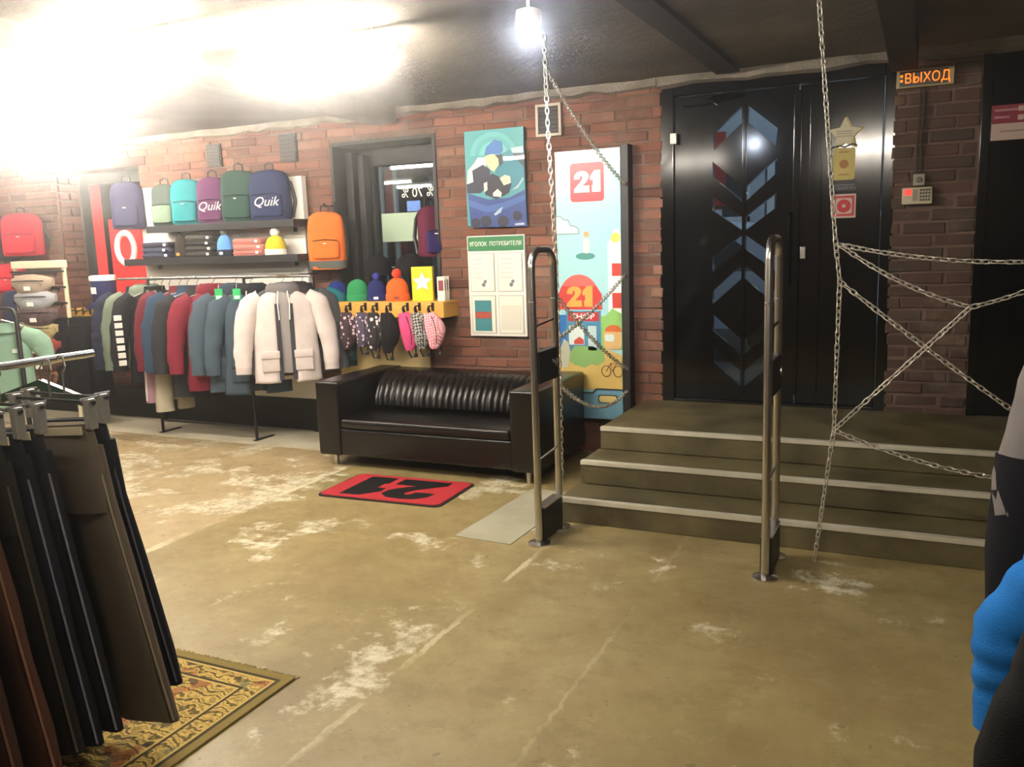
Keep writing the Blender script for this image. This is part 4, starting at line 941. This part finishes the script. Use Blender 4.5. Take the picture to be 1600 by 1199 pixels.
# rucksacks hanging by the windows
backpack('orange rucksack with grey base hanging on the brick beside the window', (-4.47, 5.86, 1.42), '#e0702c', .31, .47, .14, .45, base='#5a605c', seed=9)
hookA = thing('wall_hook', 'black wall hook holding the orange rucksack', 'hook', (-4.47, 5.99, 1.9)); obj('plate', box(-.015, .015, -.012, .008, 0, .08, .002), M_BLACKPL, hookA); obj('peg', tube([(0, -.012, .04), (0, -.11, .035), (0, -.14, .06)], .007, 6), M_BLACKPL, hookA)
backpack('maroon rucksack with violet side hanging at the right window jamb', (-3.58, 6.05, 1.5), '#5c2038', .2, .4, .2, .9, seed=10, col2='#2f2558')
backpack('navy rucksack with white dot hanging before the red window banner', (-6.68, 5.82, 1.83), '#2b2b46', .3, .43, .15, .5, seed=12)
backpack('bright red rucksack hanging on the brick by the far niche', (-8.17, 5.8, 1.62), '#c0203a', .4, .42, .17, .5, seed=13)
backpack('black rucksack with pale straps hanging beside the bright red one', (-8.55, 5.8, 1.58), '#1f2230', .38, .45, .17, .5, seed=14)
backpack('crimson shopping rucksack hanging beneath the black one', (-8.5, 5.84, 1.25), '#c92a3e', .34, .3, .16, .5, seed=15)
backpack('dark blue rucksack hanging low beside the pouch stand', (-8.35, 5.8, .86), '#2c3350', .33, .42, .17, .5, seed=16)

# window 2 banner and sign
rbn = thing('window_banner', 'long red vertical banner in the far window niche', 'banner', (-7.56, 6.2, 1.0)); obj('cloth', wrinkle(box(-.07, .07, -.006, .006, 0, 1.3, .002), .0, 1), mat('red_banner', '#d21f24', .6, var=.1), rbn); obj('rod', tube([(-.09, 0, 1.3), (.09, 0, 1.3)], .008, 6), M_BLACKPL, rbn)
rsn = thing('ring_sign', 'red panel with large white ring behind the navy rucksack', 'sign', (-7.08, 6.16, 1.0)); obj('panel', box(-.28, .3, -.01, .01, 0, .95, .003), mat('red_banner', '#d21f24', .6), rsn)
obj('ring', tube([(-.06 + .12 * math.cos(k * PI / 12), -.012, .66 + .15 * math.sin(k * PI / 12)) for k in range(24)], .032, 8, closed=True, flat=1), M_WHITEPRINT, rsn, smooth=True)

# ---- pine ledge at the far window, boxes, black trousers
pine_shelf('yellow pine block ledge beside the pouch stand', -7.3, -6.6, 5.55, 1.0, 1.11, (-7.2, -7.1, -7.0), 5.95)
nb_ = thing('navy_tin', 'navy tin with white lid on the far pine ledge', 'tin', (-7.0, 5.72, 1.165)); obj('body', lathe([(.1, 0), (.11, .01), (.115, .2)], 22), mat('navy_tin_paint', '#1f2158', .4), nb_, smooth=True); obj('lid', lathe([(.12, .2), (.12, .24), (.1, .25)], 22), M_WHITEPRINT, nb_, smooth=True); obj('label', box(-.03, .03, -.117, -.108, .08, .14, .001), M_WHITEPRINT, nb_)
nc = thing('baseball_cap', 'navy cap lying flat under the white lidded tin', 'hat', (-7.0, 5.72, 1.11)); obj('crown', lathe([(.13, 0), (.135, .02), (.12, .045), (.1, .055)], 20), cloth('#20265a'), nc, smooth=True); obj('peak', loft([[Vector((.12 * math.cos(PI + PI * k / 12), -.1 + .09 * math.sin(PI + PI * k / 12), z)) for k in range(13)] for z in (.004, .012)]), cloth('#20265a'), nc)

# ================================================================ GARMENTS
def jacket(label, loc, rz, col, L=.78, sh=.23, hem=.27, dep=.1, sl=.62, hood=None, cuffc=None, quilt=0, zipc=None, pockets=False, seed=1, name='jacket', collar=True, printc=None, strings=False, lining=None, inner=None, cat='jacket', flare=.0, patch=None, cuffl=.045):
    t = thing(name, label, cat, loc, rz)
    m = cloth(col, None, .75); cut = lining is not None
    zs_ = [0, .03, .1, .2, .3, .4, .5, .6, .7, .78, .85, .9, .94, .97, 1.0]
    hwf = lambda q: hem + (sh - hem) * min(1, q / .8) if q < .85 else sh * (1 - ((q - .85) / .15) ** 1.6 * .7)
    rings = []; n = 40
    qs = [k / 88 for k in range(89)] if quilt else zs_
    for q in qs:
        hw, hd = hwf(q), dep * (.75 + .4 * (1 - q)) * (1 if q < .88 else 1 - (q - .88) / .12 * .55)
        bul = 1 + (.07 * abs(math.sin(q * quilt * PI)) ** .6 - .04 if quilt else 0)
        ring = []
        for k in range(n):
            a = 2 * PI * k / n; c, s_ = math.cos(a), math.sin(a); f = 1 + .05 * (1 - q) * math.sin(a * 7 + seed * 2 + q * 3)
            ring.append(Vector((hw * bul * math.copysign(abs(c) ** .8, c), hd * bul * f * math.copysign(abs(s_) ** .8, s_), L * q)))
        rings.append(ring)
    if cut:   # open front: leave out a wedge so the lining shows
        o_ = obj('body', wrinkle(loft([[r[(k + 31) % n] for k in range(n - 1)] for r in rings], False, False), .011, 8, seed), m, t, smooth=True)
        sm = o_.modifiers.new('thickness', 'SOLIDIFY'); sm.thickness = .012
    else: obj('body', wrinkle(loft(rings), .012, 8, seed), m, t, smooth=True)
    for s in (-1, 1):
        p = [(s * (sh - .05), 0, L * .93), (s * (sh + .03), .0, L * .84), (s * (sh + .085), -.01, L * .93 - sl * .4), (s * (sh + .11 + flare), -.03, L * .93 - sl * .72), (s * (sh + .115 + flare), -.05, L * .93 - sl)]
        P2 = []; R2 = []; rr = (.06, .085, .08, .07, .056)
        for i in range(len(p) - 1):
            st_ = 16 if quilt else 5
            for k in range(st_): u = k / st_; P2.append(Vector(p[i]).lerp(Vector(p[i + 1]), u)); R2.append((rr[i] + (rr[i + 1] - rr[i]) * u) * (1 + (.12 * abs(math.sin((i + u) * PI * quilt / 5)) ** .6 - .04 if quilt else 0)))
        P2.append(Vector(p[-1])); R2.append(rr[-1])
        sv = obj('sleeve', wrinkle(tube(P2, R2, 14, flat=.7), .005 if quilt else .012, 13, seed + s), m, t, smooth=True)
        d = (P2[-1] - P2[-3]).normalized()
        if cuffl > .1:
            k0 = max(0, len(P2) - 1 - int(cuffl / sl * len(P2)))
            obj('lower_sleeve', tube(P2[k0:] + [P2[-1] + d * .01], [r_ + .004 for r_ in R2[k0:]] + [R2[-1]], 14, flat=.7), cloth(cuffc or col), sv, smooth=True)
        else: obj('cuff', tube([P2[-1] - d * .045, P2[-1] + d * .008], [.062, .058], 14, flat=.85), cloth(cuffc or col), sv, smooth=True)
    if hood:
        b = loft([[Vector((.12 * f * math.cos(2 * PI * k / 18), .03 + .075 * f * math.sin(2 * PI * k / 18), L + z)) for k in range(18)] for z, f in ((-.05, 1.1), (-.01, 1.2), (.03, 1.1), (.05, .8), (.045, .6), (.01, .5))]); obj('hood', wrinkle(b, .012, 9, seed + 5), cloth(hood), t, smooth=True)
    elif collar:
        obj('collar', loft([[Vector((.085 * f * math.cos(2 * PI * k / 18), .06 * f * math.sin(2 * PI * k / 18), L + z)) for k in range(18)] for z, f in ((-.04, 1.25), (.0, 1.05), (.035, 1.0), (.035, .85), (-.01, .8))]), cloth(cuffc or col), t, smooth=True)
    fy = lambda q: -dep * (.75 + .4 * (1 - q)) - .006
    if lining: 
        ib = loft([[Vector((.12 * f * math.cos(2 * PI * k / 24), .04 * f * math.sin(2 * PI * k / 24) - .035, L * q)) for k in range(24)] for q, f in ((.1, 1), (.4, 1.05), (.75, 1.0), (.9, .75), (.97, .45))]); obj('inner_layer', wrinkle(ib, .006, 8, seed + 3), cloth(inner or lining), t, smooth=True)
        for s in (-1, 1):
            obj('front_facing', loft([[Vector((s * .035 + s * a, fy(q) * .92 - .004, L * q)) for a in (0, .02, .035)] + [Vector((s * .035 + s * a, fy(q) * .92 + .012, L * q)) for a in (.035, .02, 0)] for q in (.03, .3, .6, .85)]), cloth(lining), t, smooth=True)
    if zipc: obj('zip', tube([(.0, fy(q) - .004, L * q) for q in (.03, .2, .4, .6, .8, .9)], .006, 6), cloth(zipc), t)
    if pockets:
        for s in (-1, 1):
            q = .3; pk = obj('pocket', box(s * .13 - .07, s * .13 + .07, fy(q) - .012, fy(q) + .04, L * .13, L * .3, .01), m, t, smooth=True); obj('pocket_flap', box(s * .13 - .075, s * .13 + .075, fy(q) - .022, fy(q) + .03, L * .27, L * .35, .008), m, pk, smooth=True)
    if strings:
        for s in (-1, 1): obj('drawstring', tube([(s * .035, -.09, L - .01), (s * .045, fy(.85) - .015, L * .85), (s * .04, fy(.7) - .012, L * .68)], .005, 6), M_WHITEPRINT, t)
    if patch: obj('patch', box(.05, .1, fy(.7) - .004, fy(.7) + .03, L * .68, L * .73, .002), mat('patch_' + patch.lstrip('#'), patch, .6), t)
    if printc:
        for k in range(7): obj('print_block', box(-sh - .13, -sh - .07, -.115 + .006 * k, -.05, L * (.22 + .08 * k), L * (.275 + .08 * k), .002), mat('pr_' + printc.lstrip('#'), printc, .6), t)
    return t
RZ_, RY_ = 1.385, 5.47
def hanger(x, y, zr, rz, label, w=.2, m=None):
    t = thing('clothes_hanger', label, 'hanger', (x, y, zr - .11), rz, 'clothes hangers on the rails'); m = m or M_CHROME
    obj('hook', tube([(0, 0, .02), (0, 0, .07), (.018, 0, .095), (.012, 0, .12), (-.008, 0, .126), (-.022, 0, .112)], .003, 6), m, t); obj('shoulder_bar', tube([(-w, 0, -.05), (-w * .5, 0, -.01), (0, 0, .02), (w * .5, 0, -.01), (w, 0, -.05)], .006, 6), m, t)
    return t
rk = thing('garment_rail', 'steel garment rail loaded with parkas and hoodies below the shelves', 'clothes rail', (-5.5, RY_, 0))
obj('rail', tube([(-1.0, 0, RZ_), (1.15, 0, RZ_)], .012, 8), M_CHROME, rk, smooth=True)
for x in (-.63, .46):
    obj('upright', tube([(x, 0, 0), (x, 0, RZ_)], .013, 8), M_BLACKPL, rk, smooth=True); obj('foot', box(x - .02, x + .02, -.03, .2, 0, .015, .003), M_BLACKPL, rk)
    obj('wall_arm', tube([(x, 0, RZ_ - .01), (x, .33, RZ_ - .01)], .01, 8), M_BLACKPL, rk)
obj('end_arm', tube([(.9, -.1, RZ_), (.9, .4, RZ_)], .011, 8), M_CHROME, rk, smooth=True)
obj('lower_bar', tube([(-.63, 0, .12), (.46, 0, .12)], .009, 8), M_BLACKPL, rk)
hl = 'steel hanger of the '
def hung(x, rz, label, col, L, dy=0., lab2=None, **k):
    jacket(label, (x, RY_ + dy, RZ_ - .1 - L), rz, col, L, **k); hanger(x, RY_ + dy, RZ_, rz, hl + (lab2 or label))
hung(-4.6, .68, 'pale grey open parka over a grey hoodie, foremost on the rail', '#d4c8c3', .74, dy=-.05, lab2='pale grey open parka', hood='#6f6a6c', lining='#3c3b40', inner='#97918f', cuffc='#c9bdb8', pockets=True, seed=2, strings=True, dep=.09, sl=.6)
hung(-4.6, .75, 'dark grey jacket behind the pale parka', '#4c4e54', .7, dy=.08, seed=3, hood='#3a3b3f', dep=.055)
hung(-4.59, .75, 'teal jacket with black hem behind the dark grey one', '#23707f', .68, seed=4, cuffc='#1d2a35', dy=.18, dep=.055)
hung(-4.97, .7, 'slate blue parka with black hood over a navy hoodie', '#44525f', .86, seed=5, hood='#1e2126', pockets=True, lining='#24282e', inner='#22325a', strings=True, dep=.09)
hung(-5.14, .85, 'slate grey-blue parka second from the pale parka', '#475562', .84, seed=7, hood='#333e4a', pockets=True, dep=.08)
hung(-5.38, .8, 'crimson parka hanging beside the slate ones', '#7d2636', .84, seed=8, hood='#701f2e', pockets=True, zipc='#5f1a28', dep=.09)
hung(-5.56, .85, 'charcoal long coat with small patch beside the crimson parka', '#2a2b2e', .9, seed=10, patch='#7d7a74', dep=.08)
hung(-5.67, .9, 'dark blue sweatshirt with pale emblem beside the charcoal coat', '#2c4158', .7, seed=11, patch='#a7bccb', name='sweatshirt', cat='sweatshirt', dep=.07)
hung(-5.76, .9, 'burgundy fleece between blue sweatshirt and cream trousers', '#66202d', .62, seed=12, dep=.07)

def trousers(label, loc, rz, col, L=1.0, w=.2, d=.05, legw=.12, gap=.02, seed=0, stripe=None, band=None, hook=True, tilt=0., rise=.28, name='trousers', edge=None):
    t = thing(name, label, 'trousers', loc, rot=(0, tilt, rz)); m = cloth(col, None, .9)
    b = loft([sring(w * f, d * g, L - rise * q, 24, 2.6) for q, f, g in ((0, .92, .6), (.1, .95, .8), (.5, 1.0, 1.1), (1.02, 1.04, 1.1))]); obj('seat', wrinkle(b, .006, 7, seed), m, t, smooth=True)
    for s in (-1, 1):
        b = loft([sring(wd, d * g, z, 18, 2.5, s * (wd + gap * q), .012 * s) for q, z, wd, g in ((0, L - rise * .25, w * .485, .9), (0, L - rise * .9, w * .525, 1.08), (.2, (L - rise) * .75, w * .53 + (legw - w * .53) * .3, 1.1), (.5, (L - rise) * .5, w * .53 + (legw - w * .53) * .55, 1.05), (.8, (L - rise) * .2, w * .53 + (legw - w * .53) * .85, 1.05), (1, 0, legw, 1.0))])
        lg = obj('leg', wrinkle(b, .01, 7, seed + s), m, t, smooth=True)
        if stripe: obj('side_stripe', tube([(s * (w * 1.05), -d * .9, L - rise), (s * (legw * 2 + gap), -d * .8, .02)], .008, 5), cloth(stripe), lg)
        if edge and s > 0: obj('side_seam', tube([(w * .98, -d * .1, L - rise * .5), (w * 1.06, -d * .1, L - rise), (w * 1.06 + (legw * 2 + gap - w * 1.06) * .5, -d * .1, (L - rise) * .5), (legw * 2 + gap, -d * .1, .01)], .004, 5), cloth(edge), lg)
    obj('waistband', loft([sring(w * .94, d * .75, L + z, 24, 2.6) for z in (-.035, -.03, .0, .003)]), cloth(band or col), t, smooth=True)
    return t
def clip_hanger(x, y, zr, rz, label, w=.19, drop=.11, m=None):
    t = thing('clip_hanger', label, 'hanger', (x, y, zr - drop), rz, 'trouser hangers'); m = m or M_CHROME
    obj('hook', tube([(0, 0, 0), (0, 0, drop - .04), (.018, 0, drop - .018), (.012, 0, drop + .01), (-.008, 0, drop + .016), (-.02, 0, drop)], .0035, 6), m, t)
    obj('bar', tube([(-w, 0, 0), (w, 0, 0)], .006, 8), M_BLACKPL, t)
    for s in (-1, 1):
        c = obj('clip', box(s * w * .88 - .013, s * w * .88 + .013, -.016, .016, -.085, .012, .005), mat('smoky_clip', '#a5a29c', .25, .5), t); obj('clip_spring', tube([(s * w * .88, -.024 , .0), (s * w * .88, -.03, .015), (s * w * .88, .03, .015), (s * w * .88, .024, .0)], .003, 5), M_CHROME, c)
    return t
def hung_tr(x, rz, label, col, L, dy=0., **k):
    trousers(label, (x, RY_ + dy, RZ_ - .18 - L), rz, col, L, **k); clip_hanger(x, RY_, RZ_, rz, 'clip hanger of the ' + label, .14)
hung_tr(-5.88, 1.1, 'cream trousers hanging beside the burgundy fleece', '#b3ab95', .96, dy=-.06, w=.14, legw=.075, seed=1)
hung_tr(-5.97, 1.1, 'dusty pink track trousers with pale stripes', '#9c7a86', .88, dy=-.1, w=.12, legw=.065, seed=2, stripe='#d8cdd0')
hung(-6.06, 1.0, 'black long sleeve top with white block print on the rail', '#141416', .8, seed=13, dep=.06, printc='#e4e2de', name='sweatshirt', cat='sweatshirt')
hung(-6.16, 1.0, 'grey-green zip hoodie at the far end of the rail', '#6d7767', .66, seed=14, dep=.07, hood='#6d7767', name='hoodie', cat='hoodie', zipc='#2a2c2a')
hung(-6.28, 1.0, 'navy quilted down jacket at the very end of the rail', '#1c2236', .68, seed=15, quilt=11, zipc='#8a8f9c')
for i, x in enumerate((-7.2, -7.1, -7.0)):
    trousers(('black trousers on the hook farthest from the down jacket', 'black trousers on the middle hook of the block ledge', 'black trousers on the hook nearest the down jacket')[i], (x + .02, 5.47, .28), .8, '#131316', .76, .15, .035, .085, seed=20 + i)
gt = thing('price_tag', 'green price tag hanging from the slate parka over the navy hoodie', 'tag', (-4.95, 5.28, 1.21), .8); obj('card', box(-.03, .03, -.004, .004, 0, .09, .002), mat('green_tag', '#1fae62', .5), gt); obj('white_field', box(-.02, .02, -.0055, -.0042, .01, .035), M_WHITEPRINT, gt); obj('string', tube([(0, 0, .09), (.005, .01, .13)], .0015, 4), M_WHITEPRINT, gt)
gt = thing('price_tag', 'green price tag hanging from the second slate parka', 'tag', (-5.14, 5.28, 1.21), .8); obj('card', box(-.03, .03, -.004, .004, 0, .09, .002), mat('green_tag', '#1fae62', .5), gt); obj('white_field', box(-.02, .02, -.0055, -.0042, .01, .035), M_WHITEPRINT, gt); obj('string', tube([(0, 0, .09), (.005, .01, .13)], .0015, 4), M_WHITEPRINT, gt)

# ---- pouch stand far left
ps = thing('pouch_stand', 'white grid stand with black bars holding waist pouches', 'display stand', (-7.44, 5.4, 0))
M_CREAM = mat('cream_tube', '#ddd3b4', .5)
for s in (-1, 1): obj('post', tube([(s * .34, 0, 0), (s * .34, 0, 1.54)], .02, 10), M_CREAM, ps, smooth=True); obj('foot', box(s * .34 - .03, s * .34 + .03, -.2, .2, 0, .02, .004), M_CREAM, ps)
obj('top_bar', box(-.36, .36, -.025, .025, 1.5, 1.57, .006), M_CREAM, ps)
for k in range(9): obj('crossbar', tube([(-.37, -.03, 1.47 - k * .145), (.37, -.03, 1.47 - k * .145)], .009, 6), M_BLACKPL, ps)
def belt_bag(label, loc, m, rz=0., w=.34, h=.17, seed=0):
    t = thing('belt_bag', label, 'pouch', loc, rz); rings = []; n = 16
    for k in range(13):
        q = k / 12; x = -w / 2 + w * q; e = math.sin(PI * min(max(q, .04), .96)) ** .5
        rings.append([Vector((x, -.005 - .055 * e + .055 * e * math.cos(2 * PI * j / n), -h / 2 * (.55 + .45 * e) + h / 2 * e * math.sin(2 * PI * j / n))) for j in range(n)])
    obj('bag', wrinkle(loft(rings), .005, 12, seed), m, t, smooth=True)
    obj('zipper', tube([(-w * .38, -.1, -h * .3), (0, -.118, -h * .27), (w * .38, -.1, -h * .3)], .005, 5), M_BLACKPL, t); obj('strap', tube([(-w / 2, 0, -.03), (-w / 2 - .02, .01, .0), (0, .02, .012), (w / 2 + .02, .01, 0), (w / 2, 0, -.03)], .01, 6, flat=.5), M_BLACKPL, t)
    obj('label_patch', box(-.03, .03, -.119, -.105, -h * .7, -h * .52, .001), M_WHITEPRINT, t)
for k, (lab, m) in enumerate((('beige belt bag on the top bar of the pouch stand', cloth('#a89684')), ('silver grey belt bag on the pouch stand', cloth('#a4a6aa')), ('dark plum patterned belt bag beneath the silver grey one', two_tone('plum_print', 'noise', '#3a2a2c', '#6b5657', 40)), ('straw patterned belt bag on the pouch stand', two_tone('straw_print', 'noise', '#8a7850', '#c0ad7e', 40)), ('brick red belt bag on the pouch stand', cloth('#8e3c38')), ('dark brown patterned belt bag beneath the red one', two_tone('brown_print', 'noise', '#2a1d1a', '#6a4436', 40)), ('black and rust patterned belt bag on the lowest used bar', two_tone('rust_print', 'noise', '#1f1715', '#8a5a3c', 30)))):
    belt_bag(lab, (-7.44 + .015 * (k % 3), 5.34, 1.45 - k * .145), m, .3, .42, .21, k)

# ---- black rack with pale green shirts
gk = thing('shirt_rack', 'black tube rack carrying pale green shirts', 'clothes rail', (-6.85, 4.4, 0))
pts = [(-.45, 0, 0), (-.45, 0, 1.15), (-.42, 0, 1.195), (-.37, 0, 1.21), (.37, 0, 1.21), (.42, 0, 1.195), (.45, 0, 1.15), (.45, 0, 0)]
obj('hoop', tube(pts, .018, 8), M_BLACKPL, gk, smooth=True); obj('foot', box(-.47, -.43, -.25, .25, 0, .02, .003), M_BLACKPL, gk); obj('foot', box(.43, .47, -.25, .25, 0, .02, .003), M_BLACKPL, gk)
for x, lab in ((-6.85, 'pale green shirt with white print, inner one on the black rack'), (-6.58, 'pale green shirt with white print, outer one on the black rack')):
    jacket(lab, (x, 4.4, .42), .9, '#86a793', .64, sh=.17, hem=.2, dep=.06, sl=.26, collar=True, seed=int(-x * 10), name='shirt', cat='shirt', cuffc='#86a793', patch='#d6ead9'); hanger(x, 4.4, 1.21, .9, 'hanger of the pale green shirt, ' + lab.split(', ')[1], .16)

# ================================================================ FOREGROUND TROUSER RAIL
tr = thing('trouser_rail', 'steel rail carrying dark trousers at the floral rug', 'clothes rail', (-2.6, 1.2, 0))
obj('rail', tube([(0, -1.3, 1.265), (0, .85, 1.265)], .013, 10), M_CHROME, tr, smooth=True)
for y in (-1.2, .2):
    obj('upright', tube([(-.02, y, .0), (-.02, y, 1.265)], .014, 8), M_CHROME, tr, smooth=True); obj('foot', box(-.3, .12, y - .02, y + .02, .012, .03, .003), M_BLACKPL, tr)
TL_ = [(1.88, '#14161d', .95, 'black trousers at the rug end of the trouser rail', -.09, .15, '#4d4f56', -2.35), (1.8, '#5b5144', 1.03, 'dark olive wide trousers second from the rug end of the rail', -.09, .155, '#857a68', -2.31), (1.7, '#1b1b22', 1.03, 'black denim trousers behind the olive wide ones', -.09, .14, '#77757a', -2.41), (1.63, '#14161f', 1.04, 'blue-black trousers with pale waist label', -.08, .14, '#6a6d78', -2.41), (1.56, '#1e1a15', 1.02, 'soft black trousers beside the brown pair', -.08, .14, '#4a443c', -2.4), (1.47, '#4a2f22', 1.04, 'brown corduroy trousers on the trouser rail', -.07, .15, '#7d5a44', -2.4), (1.38, '#38241a', 1.04, 'dark brown trousers next to the corduroy pair', -.06, .15, '#6a4a38', -2.4), (1.27, '#131314', 1.05, 'plain black trousers at the camera end of the trouser rail', -.05, .15, None, -2.39)]
M_LABEL = mat('pale_waist_label', '#b9ae8e', .7)
for i, (y, c, L, lab, ti, lw, ed, xr) in enumerate(TL_):
    z1 = 1.265 - .195; w_ = .19; L -= .055
    t = trousers(lab, (xr - w_ - ti * L, y, z1 - L), rnd.uniform(-.06, .02), c, L, w_, .03, lw, .01, seed=30 + i, tilt=ti, edge=ed)
    obj('waist_label', box(-.14, .16, -.027, -.022, L - .03, L - .004, .001), M_LABEL, t)
    clip_hanger(xr - w_, y, 1.265, .0, 'clip hanger of the ' + lab, .2, .115)
for i, y in enumerate((1.93, 1.5)):
    h = thing('green_hanger', ('empty dark green plastic hanger beside the black trousers', 'empty dark green plastic hanger beside the olive trousers')[i], 'hanger', (-2.72, y, 1.145), .1); m = mat('green_plastic', '#163a29', .35)
    obj('shoulder', loft([[Vector((x, yy, zz)) for yy, zz in ((-.01, z - .02), (.01, z - .02), (.01, z + .012), (-.01, z + .012))] for x, z in ((-.2, -.03), (-.1, .0), (0, .03), (.1, .0), (.2, -.03))]), m, h); obj('hook', tube([(0, 0, .03), (0, 0, .08), (.018, 0, .1), (.01, 0, .12), (-.012, 0, .118)], .003, 6), M_CHROME, h)

# ================================================================ RIGHT HAND JACKET RAIL
rr_ = thing('coat_rail', 'steel coat rail with padded jackets beside the steps', 'clothes rail', (.55, 1.7, 0))
obj('rail', tube([(0, -1.0, 1.5), (0, 1.05, 1.5)], .013, 10), M_CHROME, rr_, smooth=True)
for y in (-.95, 1.0):
    obj('upright', tube([(.0, y, .0), (.0, y, 1.5)], .014, 8), M_CHROME, rr_, smooth=True); obj('foot', box(-.1, .3, y - .02, y + .02, 0, .02, .003), M_CHROME, rr_)
for y, xj, zs, lab, col, L, kw in ((2.42, .58, 1.38, 'grey and black winter jacket at the step end of the coat rail', '#6f6a68', .82, dict(cuffc='#111218', seed=41, hood='#6f6a68', sl=.72, cuffl=.36)), (1.98, .65, 1.34, 'bright blue quilted down jacket on the coat rail', '#1765ad', .74, dict(seed=42, quilt=18, sl=.7, flare=.12, hem=.24)), (1.62, .59, 1.38, 'black padded coat before the blue down jacket', '#0d0e10', 1.0, dict(seed=43, quilt=8, sl=.84, flare=.07, hem=.4)), (1.3, .62, 1.38, 'black padded coat behind the other black coat', '#101113', 1.0, dict(seed=44, quilt=8, sl=.7, hem=.3))):
    jacket(lab, (xj, y, zs - L), .12, col, L, **{**dict(sh=.235), **kw}); hanger(xj, y, 1.5, .12, 'hanger of the ' + lab)
